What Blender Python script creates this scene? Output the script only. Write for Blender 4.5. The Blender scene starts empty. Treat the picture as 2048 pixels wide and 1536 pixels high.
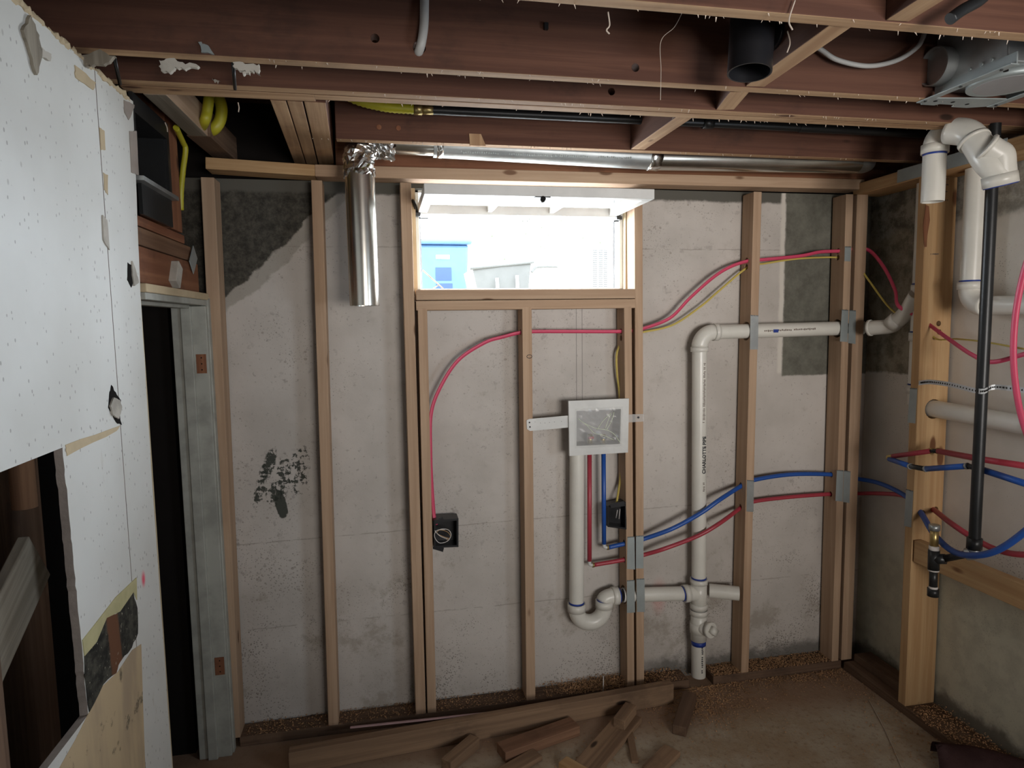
import bpy, bmesh, math, random
from mathutils import Vector, Matrix
random.seed(7)
C = bpy.context.scene
COL = C.collection
H = 1.668; YF = 2.6; XR = 2.09; XL = -.638; ZJ = 2.297; YC = 2.70; XC = 2.24; F = 1300.0
# ------------------------------------------------------------------ camera
YAW, PIT, ROL = .19271, -.0959, -.0144
cy, sy, cp, sp, cr, sr = math.cos(YAW), math.sin(YAW), math.cos(PIT), math.sin(PIT), math.cos(ROL), math.sin(ROL)
fw = Vector((sy*cp, cy*cp, sp)); r0 = Vector((cy, -sy, 0)); u0 = r0.cross(fw)
rt = cr*r0 + sr*u0; up = -sr*r0 + cr*u0
cam_d = bpy.data.cameras.new('camera'); cam = bpy.data.objects.new('camera', cam_d); COL.objects.link(cam)
cam.matrix_world = Matrix(((rt.x, up.x, -fw.x, 0), (rt.y, up.y, -fw.y, 0), (rt.z, up.z, -fw.z, H), (0, 0, 0, 1)))
cam_d.sensor_width = 36; cam_d.lens = 36*F/2048; cam_d.clip_start = .02; cam_d.clip_end = 200
C.camera = cam
# ------------------------------------------------------------------ light
C.view_settings.view_transform = 'Standard'; C.view_settings.look = 'None'
C.view_settings.gamma = 1; C.view_settings.exposure = 0.0
C.view_settings.use_curve_mapping = False
w = bpy.data.worlds.new('sky'); C.world = w; w.use_nodes = True
bg = w.node_tree.nodes['Background']; bg.inputs[0].default_value = (.86, .93, 1, 1); bg.inputs[1].default_value = 16
def area(name, loc, aim, sx, sz, power, col, spread=180):
    l = bpy.data.lights.new(name, 'AREA'); l.shape = 'RECTANGLE'; l.size = sx; l.size_y = sz; l.energy = power; l.color = col
    l.spread = math.radians(spread)
    o = bpy.data.objects.new(name, l); COL.objects.link(o); o.location = loc
    o.rotation_euler = (Vector(aim)-Vector(loc)).to_track_quat('-Z', 'Y').to_euler(); return o
# daylight through the window in front; two unseen soft area lights fill the room
area('window_daylight', (.58, 2.95, 2.02), (.2, 0, 1.30), .80, .34, 22, (.80, .90, 1))
area('rear_fill_light', (1.25, -1.9, 1.45), (1.2, 2.6, 1.92), 1.3, .9, 17, (1, .95, .90), 68)  # unseen fill behind the camera, spread narrowed to keep the floor dark
area('side_fill_light', (2.2, .25, 1.50), (-.64, 1.55, 1.70), .9, .5, 13.5, (.76, .88, 1), 110)  # unseen fill at the right wall, added to brighten the left wall
# ------------------------------------------------------------------ pixel -> point on a plane of the room
def ray(px, py):
    return rt*((px-1024)/F) - up*((py-768)/F) + fw
def W(px, py, x=None, y=None, z=None):
    d = ray(px, py)
    k = x/d.x if x is not None else (y/d.y if y is not None else (z-H)/d.z)
    p = d*k; p.z += H; return p
# ------------------------------------------------------------------ node helper
class S:
    """socket wrapper with arithmetic"""
    def __init__(s, m, k): s.m, s.k = m, k
    def op(s, o, b=None, c=None, cl=False):
        n = s.m.nodes.new('ShaderNodeMath'); n.operation = o; n.use_clamp = cl
        for i, v in enumerate((s, b, c)):
            if v is None: continue
            if isinstance(v, S): s.m.links.new(v.k, n.inputs[i])
            else: n.inputs[i].default_value = v
        return S(s.m, n.outputs[0])
    def __add__(s, b): return s.op('ADD', b)
    def __sub__(s, b): return s.op('SUBTRACT', b)
    def __mul__(s, b): return s.op('MULTIPLY', b)
    def mx(s, b): return s.op('MAXIMUM', b)
    def mn(s, b): return s.op('MINIMUM', b)
    def abs(s): return s.op('ABSOLUTE')
    def step(s, lo, hi):
        n = s.m.nodes.new('ShaderNodeMapRange'); n.interpolation_type = 'SMOOTHSTEP'; n.clamp = True
        s.m.links.new(s.k, n.inputs[0]); n.inputs[1].default_value = lo; n.inputs[2].default_value = hi
        if lo > hi: n.inputs[1].default_value = hi; n.inputs[2].default_value = lo; n.inputs[3].default_value = 1; n.inputs[4].default_value = 0
        return S(s.m, n.outputs[0])
class Mat:
    def __init__(s, name, rough=.7, metal=0, spec=.4):
        s.mat = bpy.data.materials.new(name); s.mat.use_nodes = True
        t = s.mat.node_tree; s.nodes = t.nodes; s.links = t.links
        s.b = t.nodes['Principled BSDF']; s.b.inputs['Roughness'].default_value = rough
        s.b.inputs['Metallic'].default_value = metal; s.b.inputs['Specular IOR Level'].default_value = spec
    def pos(s, kind='world'):
        if kind == 'world': n = s.nodes.new('ShaderNodeNewGeometry'); v = n.outputs['Position']
        else: n = s.nodes.new('ShaderNodeTexCoord'); v = n.outputs['Object']
        return v
    def offs(s, v, amt=37.):
        oi = s.nodes.new('ShaderNodeObjectInfo'); m = s.nodes.new('ShaderNodeVectorMath'); m.operation = 'MULTIPLY_ADD'
        cx = s.nodes.new('ShaderNodeCombineXYZ')
        for i in range(3): s.links.new(oi.outputs['Random'], cx.inputs[i])
        s.links.new(cx.outputs[0], m.inputs[0]); m.inputs[1].default_value = (amt, amt*1.7, amt*.6); s.links.new(v, m.inputs[2])
        return m.outputs[0]
    def xyz(s, v):
        n = s.nodes.new('ShaderNodeSeparateXYZ'); s.links.new(v, n.inputs[0]); return [S(s, n.outputs[i]) for i in range(3)]
    def map(s, v, sc, loc=(0, 0, 0)):
        n = s.nodes.new('ShaderNodeMapping'); s.links.new(v, n.inputs[0]); n.inputs['Scale'].default_value = sc; n.inputs['Location'].default_value = loc; return n.outputs[0]
    def noise(s, v, scale=5, det=4, rough=.5, sc=(1, 1, 1), loc=(0, 0, 0), dist=0):
        v = s.map(v, sc, loc)
        n = s.nodes.new('ShaderNodeTexNoise'); s.links.new(v, n.inputs['Vector']); n.inputs['Scale'].default_value = scale
        n.inputs['Detail'].default_value = det; n.inputs['Roughness'].default_value = rough; n.inputs['Distortion'].default_value = dist
        return S(s, n.outputs[0])
    def voro(s, v, scale=5, sc=(1, 1, 1), rnd=1):
        v = s.map(v, sc); n = s.nodes.new('ShaderNodeTexVoronoi'); s.links.new(v, n.inputs['Vector']); n.inputs['Scale'].default_value = scale
        n.inputs['Randomness'].default_value = rnd; return S(s, n.outputs['Distance'])
    def mix(s, f, a, b):
        n = s.nodes.new('ShaderNodeMix'); n.data_type = 'RGBA'
        for sock, v in ((n.inputs[0], f), (n.inputs[6], a), (n.inputs[7], b)):
            if isinstance(v, S): s.links.new(v.k, sock)
            elif isinstance(v, (tuple, list)): sock.default_value = (*v, 1) if len(v) == 3 else v
            elif isinstance(v, (int, float)): sock.default_value = v
            else: s.links.new(v, sock)
        return n.outputs[2]
    def col(s, c):
        if isinstance(c, tuple): s.b.inputs['Base Color'].default_value = (*c, 1)
        else: s.links.new(c, s.b.inputs['Base Color'])
        return s
    def bump(s, h, st=.3, dist=.002):
        n = s.nodes.new('ShaderNodeBump'); s.links.new(h.k, n.inputs['Height']); n.inputs['Strength'].default_value = st; n.inputs['Distance'].default_value = dist
        s.links.new(n.outputs[0], s.b.inputs['Normal']); return s
def lumber_mat(name, light, dark, knot, dirt=0.0, knots=.075, rough=.75):
    m = Mat(name, rough, 0, .2); v = m.offs(m.pos('object'))
    g = m.noise(v, 1, 5, .6, (38, 38, 1.3), dist=.6)
    fine = m.noise(v, 1, 2, .5, (160, 160, 3))
    tone = m.noise(v, 1, 3, .5, (3, 3, .9))
    c = m.mix(g.step(.36, .66), dark, light)
    c = m.mix((fine*.5).step(.1, .4)*.35, c, dark)
    c = m.mix(tone.step(.42, .75)*.45, c, tuple(x*.72 for x in light))
    k = m.voro(v, 1, (7, 7, 2.6)); c = m.mix((k + g*.03).step(knots+.035, knots-.01), c, knot)
    if dirt:
        dd = m.noise(v, 1, 5, .65, (6, 6, 4), (4, 2, 1)); c = m.mix(dd.step(.52, .72)*dirt, c, (.03, .02, .017))
    m.col(c); m.bump(g + fine*.4, .35, .002); return m.mat
M = {}
M['wood'] = lumber_mat('framing_wood', (.49, .345, .235), (.385, .255, .165), (.15, .08, .045))
M['wood_warm'] = lumber_mat('yellow_framing_wood', (.54, .36, .19), (.42, .25, .12), (.17, .075, .035), knots=.12)
M['wood_old'] = lumber_mat('old_wood', (.24, .135, .078), (.13, .068, .04), (.05, .025, .018), .5)
M['wood_red'] = lumber_mat('red_brown_old_wood', (.30, .135, .07), (.19, .075, .04), (.06, .025, .018), .45)
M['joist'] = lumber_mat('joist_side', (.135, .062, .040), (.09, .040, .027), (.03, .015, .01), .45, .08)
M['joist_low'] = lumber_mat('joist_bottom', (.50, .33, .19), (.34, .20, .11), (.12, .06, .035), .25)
M['wood_dark'] = lumber_mat('dark_brown_wood', (.19, .12, .078), (.115, .07, .046), (.03, .018, .012), .5)  # dark brown wood for plates and the framing behind the left wall
M['wood_floor'] = lumber_mat('scrap_wood', (.34, .22, .135), (.20, .125, .078), (.05, .03, .02), .4)
M['wood_grey'] = lumber_mat('greyed_wood', (.33, .29, .23), (.2, .17, .13), (.07, .05, .04), .35)
def plain(name, c, rough=.5, metal=0, spec=.4, var=.12, bump=0, bs=60):
    m = Mat(name, rough, metal, spec); v = m.pos('object')
    n = m.noise(v, 9, 4, .6); m.col(m.mix(n.step(.35, .7), c, tuple(x*(1-var) for x in c)))
    if bump: m.bump(m.noise(v, bs, 3), bump, .002)
    return m.mat
M['pvc'] = plain('white_pvc', (.68, .66, .60), .32, 0, .5, .06)
M['primer'] = plain('blue_pipe_primer', (.02, .05, .28), .4)
M['ink'] = plain('black_ink', (.03, .03, .035), .7)
M['inkfaint'] = plain('faded_ink', (.16, .12, .10), .8)
M['steel'] = plain('galvanised_steel', (.42, .44, .44), .42, .75, .5, .25, .15, 25)
M['plate'] = plain('grey_nail_plate', (.36, .40, .40), .5, .45, .5, .15)
M['duct'] = plain('shiny_duct_steel', (.62, .60, .55), .24, 1, .5, .15, .12, 9)
M['foil'] = plain('foil_tape', (.75, .74, .72), .2, 1, .5, .2, 1.0, 45)
M['black'] = plain('black_plastic', (.012, .012, .014), .35)
M['iron'] = plain('black_iron', (.022, .023, .024), .38, .3, .5, .2, .1)
M['brass'] = plain('brass', (.5, .38, .16), .35, .9)
M['redpex'] = plain('red_pex', (.38, .042, .062), .4, 0, .5, .08)
M['bluepex'] = plain('blue_pex', (.018, .085, .36), .4, 0, .5, .08)
M['pink'] = plain('pink_cable_sheath', (.60, .06, .13), .45, 0, .5, .08)
M['yellow'] = plain('yellow_cable_sheath', (.55, .43, .10), .5, 0, .5, .08)
M['gasyellow'] = plain('yellow_gas_tube', (.42, .38, .02), .45, 0, .5, .1)
M['greycable'] = plain('grey_cable_sheath', (.42, .41, .39), .5)
M['jamb'] = plain('grimy_shaded_paint', (.40, .40, .355), .6, 0, .3, .3)  # greenish grey grime; base also darkened because the jamb stands in shade
M['white'] = plain('white_paint', (.66, .66, .64), .5, 0, .4, .1)
M['whitewire'] = plain('white_wire', (.62, .58, .55), .5)
M['boxwhite'] = plain('white_box_plastic', (.60, .60, .58), .45)
M['boxgrey'] = plain('grey_box_plastic', (.30, .29, .29), .5)
M['pinkfoam'] = plain('pink_sill_foam', (.42, .27, .27), .8)
M['drycore'] = plain('gypsum_core', (.34, .29, .255), .95, 0, .1, .3, .6, 120)
M['paper'] = plain('torn_paper', (.50, .46, .40), .9, 0, .1, .35, .5, 60)
M['yellowpaper'] = plain('yellowed_paper', (.52, .47, .26), .9, 0, .1, .2)
M['tan'] = plain('tan_joint_paper', (.55, .44, .29), .9, 0, .1, .15)
M['hole'] = plain('painted_void_dark', (.012, .010, .009), .95, 0, .1)  # near-black colour painting the shade of holes and unlit voids
M['rug'] = plain('pinkish_brown_carpet', (.15, .085, .085), .98, 0, .05, .3, 1.0, 200)
M['string'] = plain('pale_string', (.55, .46, .38), .9)
M['binblue'] = plain('blue_bin_plastic', (.045, .10, .22), .5)
M['bindark'] = plain('deep_blue_recess', (.012, .035, .16), .5)
M['barrow'] = plain('grey_tub_plastic', (.085, .088, .085), .6)
M['leaf'] = plain('leaf', (.06, .12, .04), .7)
M['acgrey'] = plain('dark_louvre_gap', (.06, .06, .06), .6)
M['lawn'] = plain('bright_ground', (.55, .52, .45), .9)
M['siding'] = plain('white_siding', (.7, .7, .7), .8)
m = Mat('clear_film', .12); m.b.inputs['Base Color'].default_value = (.8, .8, .78, 1); m.b.inputs['Alpha'].default_value = .28; M['film'] = m.mat
m = Mat('window_glass', .02); m.b.inputs['Base Color'].default_value = (.95, .97, .97, 1); m.b.inputs['Alpha'].default_value = .12; M['glass'] = m.mat
m = Mat('crease_highlight', .3); m.b.inputs['Base Color'].default_value = (.75, .82, .62, 1); m.b.inputs['Alpha'].default_value = .8; M['crease_shine'] = m.mat  # pale colour paints the highlights along the film creases
# painted drywall with scuffs, a pink spray dot and bare tan board in the lower part
def drywall():
    m = Mat('painted_drywall', .55, 0, .3); v = m.pos(); x, y, z = m.xyz(v)
    c = m.mix(m.noise(v, 3, 4).step(.35, .7), (.68, .675, .64), (.60, .59, .55))
    dens = m.noise(v, 3.5, 2, loc=(3, 1, 2))
    s1 = m.voro(v, 62, (1, 1, .6)); c = m.mix((s1 + dens*-.17).step(.07, .02)*.7, c, (.27, .25, .23))
    s2 = m.voro(v, 19, (1, 1, .6)); c = m.mix((s2 + dens*-.1).step(.03, -.01)*.6, c, (.38, .36, .33))
    sc = m.noise(v, 14, 6, .7, (1, 1, .25)); c = m.mix(sc.step(.66, .74)*.4, c, (.42, .36, .28))
    n = m.noise(v, 10, 4)
    yy = y - 1.80; zz = z - 1.01; d = (yy*yy + zz*zz*.45).op('SQRT')
    c = m.mix((d + n*.01).step(.024, .008), c, (.75, .10, .16))
    m.col(c); m.bump(sc + n*.5, .12, .003); return m.mat
M['drywall'] = drywall()
def wallc(name, right=False):
    m = Mat(name, .8, 0, .25); v = m.pos(); x, y, z = m.xyz(v)
    big = m.noise(v, 2.2, 4, .6); mid = m.noise(v, 12, 6, .65)
    c = m.mix(big.step(.35, .68), (.54, .50, .462), (.44, .405, .37))
    c = m.mix(mid.step(.55, .78)*.4, c, (.36, .32, .28))
    # mildew specks, denser towards the damp base and in clouds
    cl = m.noise(v, 3.1, 3, .6, loc=(5, 0, 2))
    damp = z.step(1.0, .15)
    vs = m.voro(v, 105); thr = cl.step(.42, .66)*.22 + damp*.12
    sp = (vs - thr).step(.03, -.02); c = m.mix(sp*(damp*.4+.35), c, (.15, .135, .11)); vs2 = m.voro(v, 46); c = m.mix((vs2 - thr*.6).step(.02, -.03)*.5, c, (.13, .115, .095))
    v2 = m.voro(v, 23, (1, 1, 1.2)); c = m.mix((v2 - cl.step(.45, .7)*.14 - damp*.05).step(.04, -.01)*.5, c, (.24, .20, .17))
    stain = m.noise(v, 5, 7, .7, loc=(1, 7, 3)); c = m.mix((stain + damp*.10).step(.62, .74)*.5, c, (.26, .22, .17))
    edge = m.noise(v, 18, 5, .7)*.05
    edge2 = m.noise(v, 5, 3, .6, loc=(9, 9, 9))*.12
    rawn = m.noise(v, 14, 8, .75)
    raw = m.mix(rawn.step(.35, .65), (.07, .066, .056), (.17, .165, .145))
    bl = m.noise(v, 26, 4, .6, loc=(2, 2, 8)); c = m.mix(bl.step(.60, .70)*cl.step(.40, .6)*.45, c, (.27, .235, .22))
    bl2 = m.noise(v, 75, 3, .6); c = m.mix(bl2.step(.64, .70)*.5, c, (.25, .22, .2))
    if not right:
        # form line cracks
        for z0, k, x0, x1 in ((.806, .015, -.6, 3), (.440, .0, -.6, 3), (1.979, .0, 1.0, 1.9)):
            d = (z - x*k + edge*.25 - z0).abs(); c = m.mix(d.step(.0035, .001)*mid.step(.40, .56)*.55, c, (.26, .23, .2))
        # two thin vertical pencil lines above the box
        for x0 in (.812, .838):
            d = (x - x0).abs(); c = m.mix(d.step(.0022, .001)*z.step(1.2, 1.25)*.75, c, (.22, .20, .19))
        # bare rough concrete, upper left: diagonal edge
        diag = (z - x*.90 + edge2 + edge).step(2.395, 2.41)*x.step(.02, -.0)
        rd = m.mix(m.noise(v, 30, 8, .8).step(.35, .7), (.028, .026, .021), (.10, .092, .075))
        rim = (z - x*.90 + edge2 + edge).step(2.33, 2.345)*x.step(.02, 0.); c = m.mix(rim*.6, c, (.26, .24, .20)); c = m.mix(diag, c, rd)
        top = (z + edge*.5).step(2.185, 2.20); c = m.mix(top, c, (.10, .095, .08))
        # bare rectangle upper right
        e = edge*.3
        box = (x + e).step(1.800, 1.812)*(z + e).step(1.402, 1.412); c = m.mix((x + e).step(1.775, 1.79)*(x + e).step(1.81, 1.80)*(z+e).step(1.41, 1.43), c, (.60, .56, .50))
        raw2 = m.mix(rawn.step(.3, .7), (.10, .096, .078), (.165, .16, .132)); c = m.mix(box, c, raw2)
        # green black brushed paint smears
        br = m.noise(v, 1, 4, .7, (25, 10, 60)); a = m.noise(v, 40, 3)
        br2 = m.noise(v, 1, 5, .75, (60, 10, 45))
        for cx, cz, rx, rz, k, lo in ((-.468, 1.115, .026, .065, .28, .82), (-.507, 1.02, .022, .10, .22, .95), (-.418, 1.055, .030, .10, .10, .95), (-.355, 1.08, .045, .115, .12, 1.02), (-.43, .945, .024, .062, -.15, -1.), (-.455, .99, .04, .05, 0., .95)):
            dz = z - cz; dx = x - dz*k - cx; d = (dx*dx*(1/rx/rx) + dz*dz*(1/rz/rz)).op('SQRT')
            e_ = (d + a*.5 - .25)
            f = e_.step(1.0, .85) if lo < 0 else e_.step(1.05, .8) * (br2 + br*.6 + d*-.12).step(lo*.5+.235, lo*.5+.275)
            c = m.mix(f*.93, c, (.028, .034, .026))
        dx = x - 1.20; dz = z - .40; d = (dx*dx + dz*dz*.2).op('SQRT'); c = m.mix(d.step(.05, .01)*.4, c, (.62, .22, .20))
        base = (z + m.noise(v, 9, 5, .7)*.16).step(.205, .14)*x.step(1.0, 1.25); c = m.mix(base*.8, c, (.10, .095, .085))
    else:
        c = m.mix(1.0, c, m.mix(big.step(.35, .68), (.70, .66, .60), (.60, .56, .50)))
        c = m.mix(sp*.6, c, (.2, .18, .15))
        rawr = (y + edge).step(2.33, 2.345)*(z - (y*.0) + edge).step(1.43, 1.445)
        c = m.mix(rawr, c, m.mix(rawn.step(.35, .65), (.17, .15, .11), (.38, .34, .26)))
        strip = (y + edge).step(2.27, 2.25); 
        green = (z + edge2).step(.80, .60); c = m.mix(green*.75, c, m.mix(mid.step(.4, .65), (.56, .55, .42), (.42, .41, .31)))
        pit = (z + edge2 + edge).step(2.10, 2.14); c = m.mix(pit*.8, c, m.mix(rawn.step(.4, .6), (.12, .11, .09), (.33, .31, .26)))
        ln = ((y + edge*.3) - 1.93).abs().step(.006, .002)*z.step(1.5, 1.6)*mid.step(.45, .55); c = m.mix(ln*.7, c, (.15, .14, .12))
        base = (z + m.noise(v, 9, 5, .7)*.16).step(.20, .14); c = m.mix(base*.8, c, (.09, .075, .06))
    m.col(c); m.bump(mid + rawn*.5, .35, .004); return m.mat
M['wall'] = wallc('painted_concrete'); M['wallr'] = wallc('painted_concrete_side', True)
def floorm():
    m = Mat('dusty_concrete_floor', .9, 0, .2); v = m.pos(); x, y, z = m.xyz(v)
    n = m.noise(v, 3, 6, .65); f = m.noise(v, 40, 6, .7); g = m.noise(v, 130, 3)
    c = m.mix(n.step(.35, .65), (.36, .275, .185), (.47, .41, .32))
    c = m.mix(f.step(.50, .7)*.6, c, (.20, .13, .08)); c = m.mix(g.step(.60, .70)*.6, c, (.52, .37, .23))
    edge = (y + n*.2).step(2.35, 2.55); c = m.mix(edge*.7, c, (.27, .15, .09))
    m.col(c); m.bump(f + g*.5, .5, .004); return m.mat
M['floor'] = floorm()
def moldy():
    m = Mat('blackened_backing', .9, 0, .2); v = m.pos(); x, y, z = m.xyz(v)
    n = m.noise(v, 22, 7, .75); c = m.mix(n.step(.4, .65), (.018, .017, .014), (.075, .07, .055))
    st = (y + z*.06 + n*.02 - 1.665).abs().step(.035, .025); c = m.mix(st, c, (.14, .062, .032))
    c = m.mix(m.noise(v, 90, 3).step(.68, .72), c, (.3, .28, .22)); m.col(c); m.bump(n, .5); return m.mat
M['moldy'] = moldy()
def bareboard():
    m = Mat('bare_tan_board', .9, 0, .1); v = m.pos()
    c = m.mix(m.noise(v, 1, 4, .6, (9, 9, 2)).step(.4, .7), (.50, .38, .235), (.37, .28, .19))
    c = m.mix(m.noise(v, 16, 6, .7).step(.60, .68)*.8, c, (.10, .085, .06)); m.col(c); return m.mat
M['bare'] = bareboard()
# ------------------------------------------------------------------ object helpers
def wmx(o):
    return o.matrix_basis.copy() if not o.parent else wmx(o.parent) @ o.matrix_parent_inverse @ o.matrix_basis
def link(name, bm, mat, parent=None, smooth=False):
    me = bpy.data.meshes.new(name); bm.normal_update(); bm.to_mesh(me); bm.free()
    for mm in (mat if isinstance(mat, (list, tuple)) else [mat]): me.materials.append(M[mm])
    if smooth:
        for p in me.polygons: p.use_smooth = True
    o = bpy.data.objects.new(name, me); COL.objects.link(o)
    if parent: o.parent = parent; o.matrix_parent_inverse = wmx(parent).inverted()
    return o
def tag(o, label, cat, group=None, kind=None):
    o['label'] = label; o['category'] = cat
    if group: o['group'] = group
    if kind: o['kind'] = kind
    return o
def empty(name, loc):
    o = bpy.data.objects.new(name, None); COL.objects.link(o); o.location = loc; o.empty_display_size = .05
    o.matrix_world = Matrix.Translation(loc); return o
def box_bm(bm, lo, hi, bev=.0):
    r = bmesh.ops.create_cube(bm, size=1)['verts']
    for v in r:
        v.co = Vector([(lo[i]+hi[i])/2 + v.co[i]*(hi[i]-lo[i]) for i in range(3)])
    if bev:
        es = list({e for v in r for e in v.link_edges}); bmesh.ops.bevel(bm, geom=es, offset=bev, segments=2, affect='EDGES', profile=.5)
def box(name, lo, hi, mat, parent=None, bev=.0):
    """box with a local origin at its centre"""
    lo, hi = [min(a, b) for a, b in zip(lo, hi)], [max(a, b) for a, b in zip(lo, hi)]
    c = Vector([(a+b)/2 for a, b in zip(lo, hi)]); bm = bmesh.new()
    box_bm(bm, [a-k for a, k in zip(lo, c)], [a-k for a, k in zip(hi, c)], bev)
    o = link(name, bm, mat)
    o.location = c
    if parent: o.parent = parent; o.matrix_parent_inverse = wmx(parent).inverted()
    return o
def lumber(name, p0, p1, w, d, mat, wdir=(1, 0, 0), parent=None, low=None, bev=.0025, cut=0):
    """board from p0 to p1 (centre line), local Z along its length; w along wdir; low = material of the face facing down"""
    p0, p1 = Vector(p0), Vector(p1); L = (p1-p0).length; zz = (p1-p0).normalized()
    xx = Vector(wdir); xx = (xx - zz*xx.dot(zz)).normalized(); yy = zz.cross(xx)
    bm = bmesh.new(); box_bm(bm, (-w/2, -d/2, 0), (w/2, d/2, L), bev)
    nseg = max(1, int(L/.3))
    if cut:
        for v in bm.verts:
            if v.co.z > L/2: v.co.z += cut*(v.co.x/w)
    R = Matrix((xx, yy, zz)).transposed()
    if low:
        for f in bm.faces:
            f.normal_update()
            if (R @ f.normal).z < -.6: f.material_index = 1
    o = link(name, bm, [mat, low] if low else mat)
    o.matrix_world = Matrix.Translation(p0) @ R.to_4x4()
    if parent: o.parent = parent; o.matrix_parent_inverse = wmx(parent).inverted()
    return o
def smoothpath(pts, n=8):
    P = [Vector(p) for p in pts]
    if len(P) < 3: return P
    Q = [P[0]*2-P[1]] + P + [P[-1]*2-P[-2]]; out = []
    for i in range(1, len(Q)-2):
        a, b, c, d = Q[i-1:i+3]
        for k in range(n):
            t = k/n; out.append(.5*((2*b) + (c-a)*t + (2*a-5*b+4*c-d)*t*t + (3*b-a-3*c+d)*t**3))
    out.append(P[-1]); return out
def tube_bm(bm, path, r, seg=14, caps=True, flat=1.0, hollow=0, radii=None):
    path = [Vector(p) for p in path]; rings = []; prev = None
    for i, p in enumerate(path):
        t = (path[min(i+1, len(path)-1)] - path[max(i-1, 0)]).normalized()
        if prev is None:
            a = Vector((0, 0, 1)) if abs(t.z) < .9 else Vector((1, 0, 0)); n = t.cross(a).normalized()
        else: n = (prev - t*prev.dot(t)).normalized()
        prev = n; b = t.cross(n); rr = radii[i] if radii else r
        rings.append([bm.verts.new(p + n*(rr*flat*math.cos(2*math.pi*k/seg)) + b*(rr*math.sin(2*math.pi*k/seg))) for k in range(seg)])
    for A, B in zip(rings, rings[1:]):
        for k in range(seg): bm.faces.new((A[k], A[(k+1) % seg], B[(k+1) % seg], B[k]))
    if caps: bm.faces.new(rings[0][::-1]); bm.faces.new(rings[-1])
    return rings
def tube(name, pts, r, mat, parent=None, n=8, seg=14, smooth=True, caps=True, flat=1.0, straight=False):
    bm = bmesh.new(); tube_bm(bm, pts if straight else smoothpath(pts, n), r, seg, caps, flat)
    bmesh.ops.recalc_face_normals(bm, faces=bm.faces[:])
    o = link(name, bm, mat, parent)
    for p in o.data.polygons: p.use_smooth = len(p.vertices) == 4
    return o
def pipe(name, a, b, r, mat, parent=None, wall=.004, seg=28, open_=(True, True)):
    """straight hollow pipe with visible wall at its open ends"""
    a, b = Vector(a), Vector(b); t = (b-a).normalized(); bm = bmesh.new()
    path = [a+t*min(.045, (b-a).length/3), a, a, b, b, b-t*min(.045, (b-a).length/3)]
    tube_bm(bm, [a + t*1e-5, b - t*1e-5], r, seg, False)
    A = tube_prof(bm, a, b, r, wall, seg)
    bmesh.ops.remove_doubles(bm, verts=bm.verts[:], dist=1e-6)
    o = link(name, bm, mat, parent)
    for p in o.data.polygons: p.use_smooth = True
    o.data.set_sharp_from_angle(angle=.7)
    return o
def tube_prof(bm, a, b, r, wall, seg):
    t = (b-a).normalized(); x = t.cross(Vector((0, 0, 1)) if abs(t.z) < .9 else Vector((1, 0, 0))).normalized(); y = t.cross(x)
    def ring(p, rr): return [bm.verts.new(p + x*(rr*math.cos(2*math.pi*k/seg)) + y*(rr*math.sin(2*math.pi*k/seg))) for k in range(seg)]
    L = (b-a).length; dp = min(.06, L*.45)
    for p, s in ((a, 1), (b, -1)):
        R0 = ring(p, r); R1 = ring(p, r-wall); R2 = ring(p + t*(s*dp), r-wall)
        for A, B in ((R0, R1), (R1, R2)):
            for k in range(seg): bm.faces.new((A[k], A[(k+1) % seg], B[(k+1) % seg], B[k]))
        bm.faces.new(R2)
def arc(c, a, b, n=10, full=None):
    """quarter-like bend from c+a to c+b around corner point: returns bezier arc points"""
    c, a, b = Vector(c), Vector(a), Vector(b); out = []
    for i in range(n+1):
        t = i/n; p0, p1, p2 = c+a, c, c+b
        # circle-like blend
        th = t*math.pi/2; q = (p0 - c)*(1-math.sin(th)) + (p2 - c)*(1-math.cos(th)); out.append(c + q)
    return out
def elbow(name, c, a, b, r, mat, parent, collar=.022):
    """bend between directions a and b (vectors from the corner) with thicker sockets at both ends"""
    a, b = Vector(a), Vector(b)
    o = tube(name, arc(c, a, b), r, mat, parent, straight=True, seg=28)
    for v in (a, b):
        u = v.normalized(); ring(o, Vector(c)+v-u*.002, u, r*1.10, collar, mat)
    return o
def ring(parent, p, u, r, L, mat, name='socket'):
    return tube(name, [Vector(p), Vector(p)+Vector(u).normalized()*L], r, mat, parent, straight=True, seg=28)
def primer(parent, p, u, r, L=.006):
    return tube('primer_band', [Vector(p), Vector(p)+Vector(u).normalized()*L], r, 'primer', parent, straight=True, seg=28)
def prism(name, pts, vec, mat, parent=None, holes=(), mat2=None):
    """polygon (optionally with holes) pushed along vec; sides get mat2"""
    bm = bmesh.new(); edges = []
    for loop in [pts]+list(holes):
        vs = [bm.verts.new(Vector(p)) for p in loop]
        edges += [bm.edges.new((vs[i], vs[(i+1) % len(vs)])) for i in range(len(vs))]
    bmesh.ops.triangle_fill(bm, edges=edges, use_beauty=True, use_dissolve=False)
    fs = bm.faces[:]
    r = bmesh.ops.extrude_face_region(bm, geom=fs)
    nv = [g for g in r['geom'] if isinstance(g, bmesh.types.BMVert)]
    bmesh.ops.translate(bm, vec=Vector(vec), verts=nv)
    bmesh.ops.recalc_face_normals(bm, faces=bm.faces[:])
    if mat2:
        n = Vector(vec).normalized()
        for f in bm.faces:
            f.normal_update()
            if abs(f.normal.dot(n)) < .5: f.material_index = 1
    return link(name, bm, [mat, mat2] if mat2 else mat, parent)
def jag(pts, amp, n=6, seed=0, axis=0):
    rnd = random.Random(seed); out = []
    for i, p in enumerate(pts):
        q = pts[(i+1) % len(pts)]; p, q = Vector(p), Vector(q)
        for k in range(n):
            v = p.lerp(q, k/n)
            if k: v = v + Vector([0 if j == axis else rnd.uniform(-amp, amp) for j in range(3)])
            out.append(v)
    return out
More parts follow.
